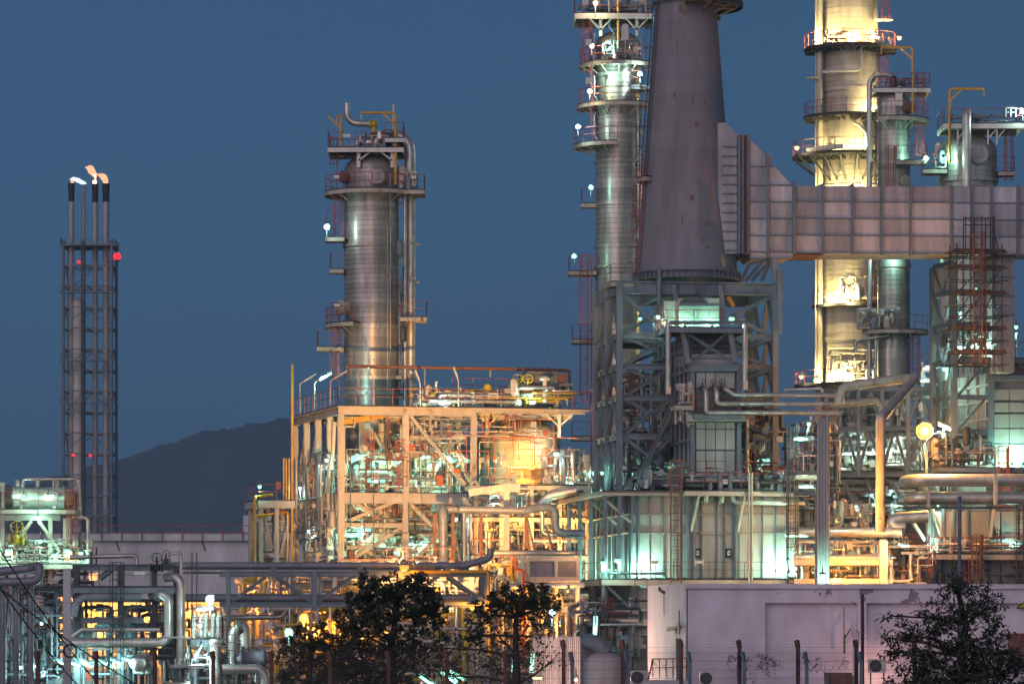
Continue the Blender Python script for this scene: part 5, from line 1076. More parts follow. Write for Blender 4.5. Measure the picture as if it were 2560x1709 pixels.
for p, q in (((80,1300),(48,1345)),((97,1300),(150,1380)),((60,1335),(80,1362))): member(T, FL, FL.hit(*p,.4), FL.hit(*q,.4), .24, .24, M['cream'], 'brace')
m = MB(); m.ladder(FL.hit(180,1410,-.3), FL.hit(180,1225,-.3), FL.u, -FL.v, c0=.3); part(T, 'caged_ladder', m, M['orangep'])
for y in (1240,): part(T, 'name_plate', MB().box(FL.hit(122,y,-.1), (.7,.04,.25), FL.ax).box(FL.hit(40,y,-.1), (.6,.04,.25), FL.ax), M['cream'])
for x, y, w in ((60,1236,380),(120,1240,450),(95,1290,300),(20,1374,350),(168,1374,350),(202,1380,350),(100,1350,250),(135,1385,150)): lamp(T, FL.hit(x,y,-.4 if y < 1300 else -.8), (.42,1,.72), w*.7, 'bulb', size=1.3 if y > 1300 else .5)
valve(T, FL.hit(42,1348,-.2), .35, M['brass'])
clutter(T, FL, (FL.a(0), FL.a(230)), (-.3, 3.5), (zl(1406), zl(1350)), 60, 91, mats=('cream','cladpipe','white'), rr=(.05,.09), lad=0, vess=2, rails=2)
clutter(T, FL, (FL.a(0), FL.a(230)), (.5, 4), (1, zl(1415)), 70, 92, mats=('cream','steel','dark'), rr=(.07,.12), lad=2, vess=2, rails=3)
Yl = 214; Q = lambda x, y, d=0: px(x, y, Yl+d)
T = thing('loop_pipe', 'slate grey expansion loop pipe on legs at the left edge, lower half', 'pipe', Q(60,1709))
pipe(T, [Q(-40,1432,1), Q(78,1420,1), Q(100,1412), Q(100,1450), Q(60,1454), Q(-40,1454)], .24, M['bluepipe'], rad=.42, n=14, bands=1.2)
for x, w in ((7,.17),(41,.16),(77,.17)): pipe(T, [Q(x,1760,.6), Q(x,1458,.6)], w, M['bluepipe'], name='leg')
part(T, 'brace', MB().bar(Q(22,1475,.9), Q(12,1610,.9), .1), M['steel'])
T = thing('concrete_pole', 'dark square concrete pole in front of the pipework at the lower left', 'pole', Q(168,1709,-20))
part(T, 'shaft', MB().bar(Q(168,1760,-20), Q(168,1422,-20), .36), M['concrete']); part(T, 'cap', MB().box(Q(168,1422,-20), (.42,.42,.05)), M['concrete'])
FP = Fr(180, 225, 3); zp = lambda y: FP.zz(180, y)
T = thing('pipe_rack', 'dark railed pipe rack with fat silver elbows, lower left above the row of white lamps', 'pipe rack', FP.P(0,0,0))
for x in (192, 300, 385, 440): member(T, FP, FP.P(FP.a(x),.5,0), FP.P(FP.a(x),.5,zp(1415)), .3, .3, M['dark'], 'post')
for y in (1418, 1470, 1550): member(T, FP, FP.P(FP.a(180),.4,zp(y)), FP.P(FP.a(445 if y < 1500 else 360),.4,zp(y)), .25, .32, M['steel'])
deck(T, FP, FP.a(185), FP.a(440), -.4, 2, zp(1464), 'f', railmat=M['dark'], h=1.2, mt=M['steel'])
pipe(T, [FP.hit(183,1540,-.2), FP.hit(190,1505,-.2), FP.hit(212,1490,-.2), FP.hit(352,1490,-.2)], .25, M['bluepipe'], rad=.5, n=14, bands=.7)
pipe(T, [FP.hit(178,1592,-.3), FP.hit(205,1573,-.3), FP.hit(400,1573,-.3)], .13, M['cladpipe'], rad=.3)
pipe(T, [FP.hit(180,1606,-.6), FP.hit(408,1605,-.6), FP.hit(421,1590,-.6), FP.hit(421,1496,-.6), FP.hit(405,1485,-.6), FP.hit(380,1486,.4)], .27, M['cladpipe'], rad=.5, n=16, bands=.55)
pipe(T, [FP.hit(415,1443,.2), FP.hit(440,1441,-.4), FP.hit(452,1455,-.5), FP.hit(452,1660,-.5)], .26, M['cladpipe'], rad=.45, n=16, bands=.6)
pipe(T, [FP.hit(175,1392,1.5), FP.hit(342,1388,1.5), FP.hit(343,1415,1.5)], .13, M['cladpipe'], rad=.25); pipe(T, [FP.hit(250,1445,.6), FP.hit(285,1418,.6), FP.hit(420,1416,.6)], .18, M['bluepipe'], rad=.3)
pipe(T, [FP.hit(452,1437,.3), FP.hit(452,1378,.3), FP.hit(420,1386,.3), FP.hit(417,1405,.3)], .1, M['cladpipe'], rad=.2)
part(T, 'flange', MB().lathe([(.28,-.1),(.45,-.1),(.45,.1),(.28,.1)], FP.hit(385,1488,.3), 16, axis=(1,.2,0), smooth=False), M['dark'])
m = MB(); m.ladder(FP.hit(292,1740,-.8), FP.hit(292,1405,-.8), FP.u, -FP.v, c0=.5, hoop=.9); part(T, 'caged_ladder', m, M['dark'])
valve(T, FP.hit(392,1418,-.2), .22, M['black']); valve(T, FP.hit(415,1402,-.2), .16, M['dark']); part(T, 'notice_board', quadbox(FP, 335, 362, 1428, 1436, -.5, -.45), M['white'])
for x in (228, 480, 492): part(T, 'rod', MB().bar(FP.hit(x,1560,1), FP.hit(x,1380,1), .06), M['dark'])
for x, y in ((150,1652),(184,1656),(207,1650),(217,1658),(252,1652),(290,1651),(322,1648)): lamp(T, FP.hit(x,y,-.9), (.42,.97,.9), 420, 'tube', along=(1,0,-.4), size=.55, rad=.1)
for x, y in ((104,1555),(52,1665),(90,1662),(108,1684)): lamp(T, FP.hit(x,y,-1), WHITE, 90, 'bulb', size=.8)
clutter(T, FP, (FP.a(185), FP.a(470)), (.6, 4), (.5, zp(1500)), 70, 93, mats=('steel','bluepipe','dark'), rr=(.06,.1), lad=1, vess=2, rails=2)
clutter(T, FP, (FP.a(0), FP.a(185)), (.6, 5), (.5, zp(1470)), 60, 94, mats=('steel','bluepipe','dark'), rr=(.06,.1), lad=1, vess=2, rails=3)
exchanger(T, FP.hit(340,1656,-1), FP.hit(372,1656,.5), .42, M['cladpipe'], name='horizontal_tank')
FS = Fr(470, 222, 3); zs = lambda y: FS.zz(500, y)
T = thing('pump_skid', 'brightly lit skid of pumps, short pipes and a railed platform below the pipe bridge', 'pump skid', FS.P(0,0,0))
deck(T, FS, FS.a(478), FS.a(556), 0, 2.2, zs(1594), 'flr', railmat=M['dark'], h=1.15, mt=M['steel'])
for x in (485, 500, 514, 532, 545): pipe(T, [FS.hit(x,1592,.8), FS.hit(x,1532+(x%3)*4,.8), FS.hit(x+6,1530+(x%3)*4,.8)], .12, M['panel'], rad=.15)
exchanger(T, FS.hit(488,1585,1), FS.hit(545,1585,1), .2, M['panel'])
pipe(T, [FS.hit(538,1760,-.2), FS.hit(538,1604,-.2)], .32, M['cladpipe'], n=18, bands=.5, name='filter_drum'); part(T, 'drum_lid', MB().lathe([(.01,.2),(.3,.15),(.38,.05),(.38,-.05)], FS.hit(538,1604,-.2), 18), M['cladpipe'])
pipe(T, [FS.hit(582,1680,.3), FS.hit(582,1590,.3), FS.hit(592,1568,.3), FS.hit(612,1566,.3), FS.hit(614,1620,.3)], .3, M['cladpipe'], rad=.4, n=16, bands=.5)
part(T, 'flange', MB().lathe([(.25,-.12),(.42,-.12),(.42,.12),(.25,.12)], FS.hit(601,1568,.3), 16, axis=(1,0,.4), smooth=False), M['dark'])
exchanger(T, FS.hit(590,1645,-.1), FS.hit(665,1643,-.1), .42, M['bluepipe'], name='pump_casing')
pipe(T, [FS.hit(556,1672,-.6), FS.hit(650,1671,-.6), FS.hit(663,1690,-.6), FS.hit(664,1760,-.6)], .28, M['cladpipe'], rad=.45, n=16, bands=.6)
pipe(T, [FS.hit(424,1664,-1), FS.hit(512,1664,-1)], .1, M['panel']); pipe(T, [FS.hit(411,1650,-1), FS.hit(411,1705,-1), FS.hit(470,1706,-1)], .05, M['panel'])
for x in (440, 452, 463, 470, 478): pipe(T, [FS.hit(x,1664,-1), FS.hit(x,1645,-1)], .05, M['panel'])
pipe(T, [FS.hit(400,1592,-1), FS.hit(475,1593,-1)], .06, M['panel'])
for x, y, w, k in ((525,1497,180,'flood'),(512,1520,220,'tube'),(494,1628,200,'tube'),(470,1703,200,'bulb'),(500,1560,150,'bulb'),(522,1640,150,'bulb')): lamp(T, FS.hit(x,y,-.8), (.65,1,.92), w, k, along=(.5,0,1) if y == 1628 else (1,0,.1), size=.7 if k == 'tube' else 1)
m = MB(); m.ladder(FS.hit(578,1740,-.5), FS.hit(578,1545,-.5), FS.u, -FS.v, cage=False, w=.4); part(T, 'ladder', m, M['dark'])
clutter(T, FS, (FS.a(470), FS.a(680)), (.3, 3), (.3, zs(1600)), 50, 95, mats=('bluepipe','cladpipe','dark'), rr=(.05,.09), lad=1, vess=2, rails=2)

# ================================================================ right: pipe bridge, risers, second heater
FR = Fr(2085, 300, -14)
zr = lambda y: FR.zz(2090, y)
T = thing('truss_gallery', 'raised truss gallery full of mint lit equipment behind the big bent pipe', 'steel structure', FR.P(0,0,0))
A = [FR.a(x) for x in (2088, 2146, 2205, 2270, 2330)]
for b in (0, 5):
    for y, hh in ((975,.3),(1072,.35),(1186,.4)): member(T, FR, FR.P(A[0]-1,b,zr(y)), FR.P(A[-1],b,zr(y)), .28, hh, M['steel'], 'chord')
    for x in A: member(T, FR, FR.P(x,b,zr(1190)), FR.P(x,b,zr(972)), .28, .28, M['steel'], 'post')
    for i in range(4):
        xm = (A[i]+A[i+1])/2; member(T, FR, FR.P(A[i],b,zr(1180)), FR.P(xm,b,zr(1078)), .22, .22, M['steel'], 'brace'); member(T, FR, FR.P(A[i+1],b,zr(1180)), FR.P(xm,b,zr(1078)), .22, .22, M['steel'], 'brace')
        if b == 0: member(T, FR, FR.P(A[i],b,zr(1068)), FR.P(xm,b,zr(982)), .2, .2, M['steel'], 'brace'); member(T, FR, FR.P(A[i+1],b,zr(1068)), FR.P(xm,b,zr(982)), .2, .2, M['steel'], 'brace')
for i in range(4): member(T, FR, FR.P(A[i]+.5,.4,zr(1198)), FR.P(A[i+1],.8,zr(1285)), .24, .24, M['steel'], 'brace')
deck(T, FR, A[0]-1, A[-1], .3, 5, zr(1176), 'f', mt=M['steel'])
clutter(T, FR, (A[0], A[-1]), (.8, 4.6), (zr(1174), zr(1080)), 70, 101, mats=('cladpipe','cream','white'), rr=(.06,.1,.18), lad=1, vess=6, rails=3)
clutter(T, FR, (A[0]-1, A[-1]), (1, 5), (zr(1066), zr(980)), 24, 102, mats=('steel','cladpipe'), rr=(.08,.14), lad=0, vess=2, rails=1)
clutter(T, FR, (A[0]-2, A[-1]+2), (.5, 6), (zr(1350), zr(1205)), 110, 103, mats=('cladpipe','steel','cream','steel'), rr=(.06,.12,.2), lad=2, vess=4, rails=5)
for x, y, w in ((2098,1135,250),(2132,1128,300),(2185,1122,300),(2225,1120,300),(2262,1125,300),(2150,1090,150),(2240,1090,200),(2140,1260,260),(2228,1225,160),(2180,1235,160),(2240,1262,160)): lamp(T, FR.hit(x,y,.6), (.6,1,.82), w*.4, 'bulb', size=1.1)
for k in range(12): part(T, 'equipment_tube', MB().cyl(FR.P(A[0]+k*(A[-1]-A[0])/12,3.5,zr(1130)), FR.P(A[0]+k*(A[-1]-A[0])/12,3.5,zr(1085)), .3, 10), M['cladpipe'])
# starburst sodium lamp; its oversized orange lens stands for the glare around it
T = thing('floodlight_mast', 'blazing orange sodium floodlight with a white lamp beside it at the right', 'lamp post', px(2312,1709,284))
part(T, 'mast', MB().bar(px(2316,1760,284.5), px(2316,1085,284.5), .16).bar(px(2316,1090,284.5), px(2362,1075,284.5), .08), M['steel'])
lamp(T, px(2312,1077,283.5), SOD, 7500, 'flood', (-.05,-1,-.05), size=2.4, rad=.16); lamp(T, px(2362,1066,283.5), WHITE, 900, 'tube', along=(1,0,-.45), size=.7); lamp(T, px(2358,1088,284), WARM, 200, 'bulb', size=1)
lamp(T, px(2302,1088,290), SOD, 700, 'flood', (-.6,.8,-.1), size=.7); lamp(T, px(2350,1130,287), SOD, 700, 'flood', (.3,.9,-.1), size=.7)
# bent riser pipe
Yb = 268; Q = lambda x, y, d=0: px(x, y, Yb+d)
T = thing('bent_riser', 'fat bent riser pipe, orange lit, leaning over at the top like a swan neck', 'pipe', Q(2200,1709))
pipe(T, [Q(2201,1330), Q(2201,1045), Q(2287,946,6), Q(2240,948,10), Q(2150,960,10), Q(2108,968,10), Q(2098,1000,10), Q(2098,1010,10)], .33, M['edge'], rad=.45, n=18, bands=1.6)
pipe(T, [Q(2095,1010,12), Q(2140,1006,12), Q(2190,1000,12), Q(2205,1014,12), Q(2205,1030,12)], .25, M['edge'], rad=.5, n=14)
pipe(T, [Q(1960,975,13), Q(2055,970,13), Q(2056,985,13)], .12, M['cladpipe'], rad=.2)
T = thing('sodium_header', 'long horizontal header pipe glowing deep orange above the white building', 'pipe', Q(2160,1709,6))
pipe(T, [Q(1965,1330,8), Q(2258,1330,5)], .35, M['cladpipe'], n=18, bands=1.8); pipe(T, [Q(1960,1352,9), Q(2140,1352,9)], .2, M['cladpipe'])
pipe(T, [Q(2262,1318,10), Q(2225,1312,10), Q(2240,1295,10), Q(2320,1290,10)], .42, M['cladpipe'], rad=.6, n=18)
for y, rr_ in ((1395,.3),(1410,.14),(1455,.2)): pipe(T, [Q(1985,y,6), Q(2230,y,6)], rr_, M['cladpipe'], n=14)
for x in (2214, 2204): part(T, 'post', MB().bar(Q(x,1600,4), Q(x,1350,4), .26), M['cream'])
for y in (1405, 1452, 1475): part(T, 'beam', MB().bar(Q(1985,y,4.4), Q(2232,y,4.4), .25, .34), M['cream'])
part(T, 'back_wall', MB().box(Q(2120,1500,14), (9,.3,5.5)), M['cream'])
clutter(T, Fr(1985,274,0), (0,7), (0,5), (zat(1450,274), zat(1350,274)), 50, 104, mats=('cream','cladpipe','cream'), rr=(.06,.1), lad=1, vess=3, rails=2)
clutter(T, Fr(2225,274,0), (0,3), (0,5), (zat(1465,274), zat(1365,274)), 30, 105, mats=('cream','rusty','dark'), rr=(.06,.1), lad=2, vess=1, rails=3)
clutter(T, Fr(2075,276,0), (0,3), (0,4), (zat(1320,276), zat(1255,276)), 20, 106, mats=('cream','cladpipe'), rr=(.05,.08), lad=0, vess=1, rails=2)
for x, y, w, d in ((2090,1300,500,0),(2150,1285,450,0),(2110,1370,700,2),(2180,1375,700,2),(2030,1370,450,14),(2225,1400,400,1),(2280,1445,350,4),(2090,1435,500,4),(2150,1435,600,2),(2010,1430,350,14),(2200,1300,300,-2)): lamp(T, Q(x,y,d), SOD, w*1.35, 'bulb', size=.4)
for x, y in ((2248,1358),(2256,1362),(2263,1362),(2270,1362)): lamp(T, Q(x,y,3), WHITE, 90, 'bulb', size=.7)
T = thing('pipe_bundle', 'tall bundle of shiny vertical pipes right of the furnace', 'pipe', Q(2060,1709,-2))
for x, rr_ in ((2047,.12),(2054,.12),(2061,.12),(2069,.14)): pipe(T, [Q(x,1600,-2), Q(x,1035 if x > 2065 else 1045,-2)], rr_, M['panel'], bands=1)
for x, y, w in ((2056,1436,900),(2002,1096,350),(2022,1057,250),(2015,1215,220)): lamp(T, Q(x,y,-4 if y > 1400 else 3), (.45,1,.76), w*1.6, 'tube' if y in (1096,1215) else 'bulb', size=.7 if y in (1096,1215) else 1.1)
lamp(T, Q(2078,1253,-5), SOD, 7000, 'flood', (.9,.3,.28), size=.6, spot=100); part(T, 'post', MB().bar(Q(2043,1600,-1), Q(2043,1210,-1), .3), M['steel']); part(T, 'beam', MB().bar(Q(1985,1233,-1), Q(2075,1233,-1), .25, .3), M['steel']); part(T, 'beam', MB().bar(Q(1990,1182,1), Q(2066,1182,1), .25, .3), M['steel'])
fq = Fr(1990, 272, 0); deck(T, fq, 0, 2.1, 0, 3, zat(1182,272), 'flr'); clutter(T, Fr(1985,280,0), (0,3.2), (0,5), (zat(1330,280), zat(1050,280)), 90, 107, mats=('steel','cladpipe','cream','dark'), rr=(.06,.1), lad=2, vess=2, rails=5)

# second heater with its frame
F2 = Fr(2385, 292, 14)
z2 = lambda y: F2.zz(2385, y)
T = thing('second_heater', 'second heater at the right edge, mint lit panels behind a steel frame', 'furnace', F2.P(0,0,0))
bl = F2.b(2332); aw = F2.a(2620)
for b in (0, bl): member(T, F2, F2.P(0,b,0), F2.P(0,b,z2(655)), .4, .4, M['steel'], 'post', F2.u)
for x in (2478, 2580): member(T, F2, F2.P(F2.a(x),.2,0), F2.P(F2.a(x),.2,z2(905)), .5, .4, M['steel'], 'post', F2.u)
for i, y in enumerate((655, 728, 810, 905, 992, 1078, 1180)):
    member(T, F2, F2.P(0,.2,z2(y)), F2.P(0,bl-.2,z2(y)), .25, .36, M['steel'])
    if y > 700: member(T, F2, F2.P(.2,0,z2(y)), F2.P(F2.a(2470 if y > 900 else 2505),0,z2(y)), .25, .36, M['steel'])
    if i:
        yp = (655, 728, 810, 905, 992, 1078, 1180)[i-1]
        member(T, F2, F2.P(0,.2,z2(yp)), F2.P(0,bl/2,z2(y)), .2, .2, M['steel'], 'brace'); member(T, F2, F2.P(0,bl-.2,z2(yp)), F2.P(0,bl/2,z2(y)), .2, .2, M['steel'], 'brace')
        if y > 800: member(T, F2, F2.P(.2,0,z2(y)), F2.P(F2.a(2465),0,z2(yp)), .17, .17, M['steel'], 'brace')
for k in range(5): part(T, 'louvre', MB().box(F2.P(0, .5+(bl-1)*(k+.5)/5, (z2(660)+z2(722))/2), (.08, (bl-1)/5-.1, z2(660)-z2(722)), F2.ax), M['panel'])
# side wall and front panels
ra = F2.a(2482)
part(T, 'side_wall', MB().box(F2.P(ra-.15, 6, (z2(930)+z2(1180))/2), (.2, 11, z2(930)-z2(1180)), F2.ax), M['panel'])
part(T, 'core', MB().box(F2.P(ra+6, 6.2, z2(935)/2), (11.7, 11.2, z2(935)), F2.ax), M['panel'])
for j in range(6): part(T, 'stiffener', MB().bar(F2.P(ra-.32,.6+j*1.9,z2(1180)), F2.P(ra-.32,.6+j*1.9,z2(930)), .14, .2), M['cream'])
for y in (960, 1000, 1045, 1100, 1160): part(T, 'stiffener', MB().bar(F2.P(ra-.36,0,z2(y)), F2.P(ra-.36,11,z2(y)), .1, .16), M['cream'])
for y0, y1 in ((973,1000),(1006,1030),(1035,1069),(1072,1107),(1110,1152)):
    for x0, x1 in ((2485,2522),(2524,2560),(2562,2600)): part(T, 'wall_panel', quadbox(F2, x0, x1, y0, y1, .1, .45), M['panel'])
part(T, 'top_beam', quadbox(F2, 2480, 2620, 938, 950, -.3, .4), M['steel']); part(T, 'top_beam', quadbox(F2, 2478, 2620, 893, 905, -.3, .4), M['steel']); part(T, 'dark_louvre', quadbox(F2, 2484, 2620, 906, 937, .2, .5), M['darkpanel'])
for p, q in (((2484,937),(2535,905)),((2538,905),(2590,940))): member(T, F2, F2.hit(*p,-.1), F2.hit(*q,-.1), .18, .18, M['steel'], 'brace')
deck(T, F2, F2.a(2400), aw, -.5, 5, z2(892), 'f', mt=M['steel'])
clutter(T, F2, (F2.a(2400), F2.a(2550)), (.5, 6), (z2(890), z2(800)), 60, 111, mats=('panel','steel','cladpipe'), rr=(.06,.1), lad=1, vess=3, rails=5)
for x, y, w, col in ((2401,866,320,WHITE),(2428,862,320,WHITE),(2470,850,400,MINT),(2540,815,250,MINT),(2480,830,300,MINT),(2360,920,160,MINT),(2400,780,200,MINT)): lamp(T, F2.hit(x,y,.4), col, w, 'bulb', size=1.2)
for x, w in ((2530,750),(2556,500)): lamp(T, F2.hit(x,1158,-.9), (.36,1,.7), w*1.1, 'flood', (0,1,.5), size=.5, rad=.3)
for bb in (2, 6): lamp(T, F2.P(ra-1.6, bb, z2(1172)), (.6,1,.7), 300, 'flood', (1,0,.6), size=.5, rad=.3)
lamp(T, F2.P(1.0, 6, z2(945)), (.5,1,.8), 400, 'bulb', size=1)
deck(T, F2, F2.a(2330), aw, -1.6, .1, z2(1168), 'f', mt=M['steel'])
m = MB(); m.ladder(F2.hit(2508,1430,-1.9), F2.hit(2508,1115,-1.9), F2.u, -F2.v, w=.8, c0=.2, hoop=1.2, t=.06); m.bar(F2.hit(2520,1370,-1.9), F2.hit(2520,1120,-1.9), .2); part(T, 'caged_ladder', m, M['orangep'])
clutter(T, F2, (F2.a(2330), F2.a(2478)), (-1, 2), (z2(1166), z2(1090)), 50, 112, mats=('steel','cream','dark'), rr=(.05,.1), lad=1, vess=2, rails=3)
# two fat horizontal pipes
Y2p = 283; Q = lambda x, y, d=0: px(x, y, Y2p+d)
T = thing('twin_pipe', 'two fat silver horizontal pipes, one above the other, on the front of the second heater', 'pipe', Q(2400,1300))
for y in (1200, 1244): pipe(T, [Q(2262,y+4,5), Q(2276,y+2,.5), Q(2300,y,0), Q(2640,y,1.0)], .46, M['cladpipe'], rad=.9, n=20, bands=1.0)
for x, y0, y1 in ((2321,1224,1268),(2489,1182,1262)): part(T, 'hanger', MB().bar(Q(x,y0,-.7), Q(x,y1,-.7), .24), M['cream'])
part(T, 'shelf', MB().box(Q(2400,1269,0), (8,1.4,.12)), M['dark'])
# lower box of the second heater
T = thing('burner_house', 'low panelled burner house with a railed deck under the twin pipes at the right edge', 'furnace', F2.P(0,-4,0))
bb = -4.5
part(T, 'core', quadbox(F2, 2318, 2660, 1276, 1620, bb+.3, bb+8), M['darkpanel'])
for x0, x1 in ((2319,2333),(2336,2357),(2362,2382),(2386,2416),(2422,2470),(2476,2500),(2504,2545),(2550,2600)):
    part(T, 'wall_panel', quadbox(F2, x0, x1, 1278, 1374, bb, bb+.3), M['panel']); part(T, 'wall_panel', quadbox(F2, x0, x1, 1396, 1620, bb, bb+.3), M['panel'])
for x in (2334, 2359, 2384, 2419, 2473): part(T, 'post', quadbox(F2, x-2.5, x+2.5, 1270, 1620, bb-.25, bb+.02), M['steel'])
deck(T, F2, F2.a(2268,bb-1.5), F2.a(2640,bb), bb-1.5, bb, F2.zz(2400,1382,bb-1.5), 'fl', beam=.36, mt=M['cream'], sp=1.2)
for p, q in (((2330,1270),(2356,1345)),((2485,1270),(2475,1345)),((2280,1300),(2312,1350))): part(T, 'brace', MB().bar(F2.hit(*p,bb-.6), F2.hit(*q,bb-.3), .2), M['cream'])
o = part(T, 'sight_box', quadbox(F2, 2488, 2500, 1323, 1342, bb-.2, bb), M['rusty']); part(o, 'frame', quadbox(F2, 2490.5, 2497.5, 1326, 1339, bb-.24, bb-.2), M['white']); part(o, 'pane', quadbox(F2, 2492, 2496, 1329, 1336, bb-.27, bb-.24), M['black'])
for x in (2368, 2404): part(T, 'name_plate', MB().box(F2.hit(x,1352,bb-1.6), (.5,.04,.22), F2.ax).bar(F2.hit(x-8,1342,bb-1.6), F2.hit(x-8,1364,bb-1.6), .08).bar(F2.hit(x+8,1342,bb-1.6), F2.hit(x+8,1364,bb-1.6), .08), M['white'])
m = MB(); m.ladder(F2.hit(2442,1490,bb-1.8), F2.hit(2442,1338,bb-1.8), F2.u, -F2.v, w=.6, c0=.2, hoop=.9, t=.06); part(T, 'caged_ladder', m, M['rusty'])
m = MB(); m.ladder(F2.hit(2550,1490,bb-1.8), F2.hit(2550,1170,bb-1.8), F2.u, -F2.v, w=.5, c0=.4, hoop=.7, t=.06); part(T, 'caged_ladder', m, M['dark'])
lamp(T, F2.hit(2312,1362,bb-1.2), (.5,1,.8), 420, 'flood', (.6,1,.2), size=.5); lamp(T, F2.hit(2345,1262,bb-.5), (.5,1,.8), 160, 'bulb', size=.6); lamp(T, F2.hit(2535,1360,bb-1.2), (.5,1,.8), 150, 'flood', (.3,1,.2), size=.5)
clutter(T, F2, (F2.a(2320,bb), F2.a(2600,bb)), (bb-1.4, bb-.3), (F2.zz(2400,1380,bb), F2.zz(2400,1345,bb)), 24, 113, mats=('steel','cream'), rr=(.05,.08), lad=0, vess=0, rails=1)
clutter(T, F2, (F2.a(2300,bb), F2.a(2600,bb)), (bb-1.4, bb-.3), (1, F2.zz(2400,1395,bb)), 40, 114, mats=('steel','dark','rusty'), rr=(.06,.1), lad=1, vess=0, rails=2)
# scaffold in front of the second heater's frame
FSc = Fr(2392, 286, 10)
T = thing('scaffold', 'dark tube scaffold with plank decks climbing in front of the flue duct', 'scaffold', FSc.P(0,0,zat(905,286)))
xs_ = [FSc.a(x) for x in (2392, 2426, 2454, 2482, 2505)]; zs_ = [FSc.zz(2392, y) for y in (910, 880, 850, 820, 790, 762, 732, 700, 668, 640, 628)]
for i, x in enumerate(xs_):
    for b in (0, 1.8): part(T, 'standard', MB().cyl(FSc.P(x,b,zs_[0]-.5), FSc.P(x,b,zs_[-1]+(2.6 if 0 < i < 4 else .6)), .045, 6), M['dark'])
for k, zv in enumerate(zs_):
    m = MB()
    for b in (0, 1.8): m.cyl(FSc.P(xs_[0]-.5,b,zv), FSc.P(xs_[-1]+.5,b,zv), .04, 6)
    for x in xs_: m.cyl(FSc.P(x,-.4,zv+.05), FSc.P(x,2.2,zv+.05), .04, 6)
    part(T, 'ledger', m, M['dark'])
    if k in (1, 3, 6, 8, 10):
        for q in range(3): part(T, 'plank', MB().box(FSc.P((xs_[0]+xs_[-1])/2, .2+q*.75, zv+.12), (xs_[-1]-xs_[0]+.3, .6, .06), FSc.ax), M['wood'])
        part(T, 'toe_board', MB().box(FSc.P((xs_[0]+xs_[-1])/2, -.08, zv+.05), (xs_[-1]-xs_[0]+.5, .05, .3), FSc.ax), M['wood'])
for k in range(0, 10, 2):
    for i in range(0, 4, 2): part(T, 'diagonal', MB().cyl(FSc.P(xs_[i],-.05,zs_[k]), FSc.P(xs_[i+1+(k//2)%2],-.05,zs_[min(10,k+2)]), .04, 6), M['dark'])
m = MB(); m.ladder(FSc.P(xs_[2],-.3,zs_[0]), FSc.P(xs_[2],-.3,zs_[-1]), FSc.u, -FSc.v, cage=False, w=.5); part(T, 'ladder', m, M['rusty'])
m = MB(); m.ladder(FSc.hit(2445,905,-.6), FSc.hit(2445,582,-.6), FSc.u, -FSc.v, w=.6, c0=6.5, hoop=.9, t=.05); part(T, 'caged_ladder', m, M['rusty'])
m = MB()
for y in (545, 562): m.cyl(FSc.hit(2408,y,0), FSc.hit(2488,y,0), .045, 6)
for x in (2414, 2428, 2476, 2486): m.cyl(FSc.hit(x,630,0), FSc.hit(x,540,0), .045, 6)
m.cyl(FSc.hit(2480,560,0), FSc.hit(2496,625,0), .045, 6); part(T, 'guard_frame', m, M['dark'])
# far equipment between the columns and the heater
T = thing('distant_platform', 'small lit platform far behind the swan neck pipe', 'platform', px(2320,1000,370))
fz = Fr(2300, 370, 0); deck(T, fz, 0, 2.2, 0, 3, zat(945,370), 'f'); deck(T, fz, .2, 2.4, 0, 3, zat(915,370), 'f')
part(T, 'post', MB().bar(px(2306,1400,371), px(2306,905,371), .3).bar(px(2350,1400,371), px(2350,905,371), .3), M['cream'])
for x, y in ((2318,915),(2330,908),(2312,948)): lamp(T, px(x,y,369), WHITE, 200, 'bulb', size=1.4)
# silver tower seen between the heaters' frame
T = thing('silver_vessel', 'slim silver vessel behind the scaffold under the duct', 'vessel', (px(2368,0,318).x,318,0))
shell(T, (px(2368,0,318).x,318), .95, 0, zat(742,318), .5, M['clad'], 28); dome(T, (px(2368,0,318).x,318), .95, zat(742,318), .4, M['clad'], 28)
lamp(T, px(2350,905,314), MINT, 700, 'bulb', size=.8); lamp(T, px(2420,870,314), MINT, 900, 'bulb', size=.8); lamp(T, px(2440,720,318), MINT, 500, 'bulb', size=.6)
# ================================================================ foreground: bank, white building, fence, poles, trees
b = MB(); vs = []; ys_ = [(35,-.2),(60,1.4),(80,2.3),(120,2.35),(142,2.2),(158,1.0),(170,-.2)]
for i in range(41):
    X = -60+i*3.0
    for Y, z in ys_: vs.append((X, Y+noise.noise(V((X*.2,Y,0)))*1.5, z+noise.noise(V((X*.15,Y*.1,4)))*.18))
n = len(ys_); b.add(vs, [(i*n+j, (i+1)*n+j, (i+1)*n+j+1, i*n+j+1) for i in range(40) for j in range(n-1)], True)
struct('terrain_bank', b, M['ground'])
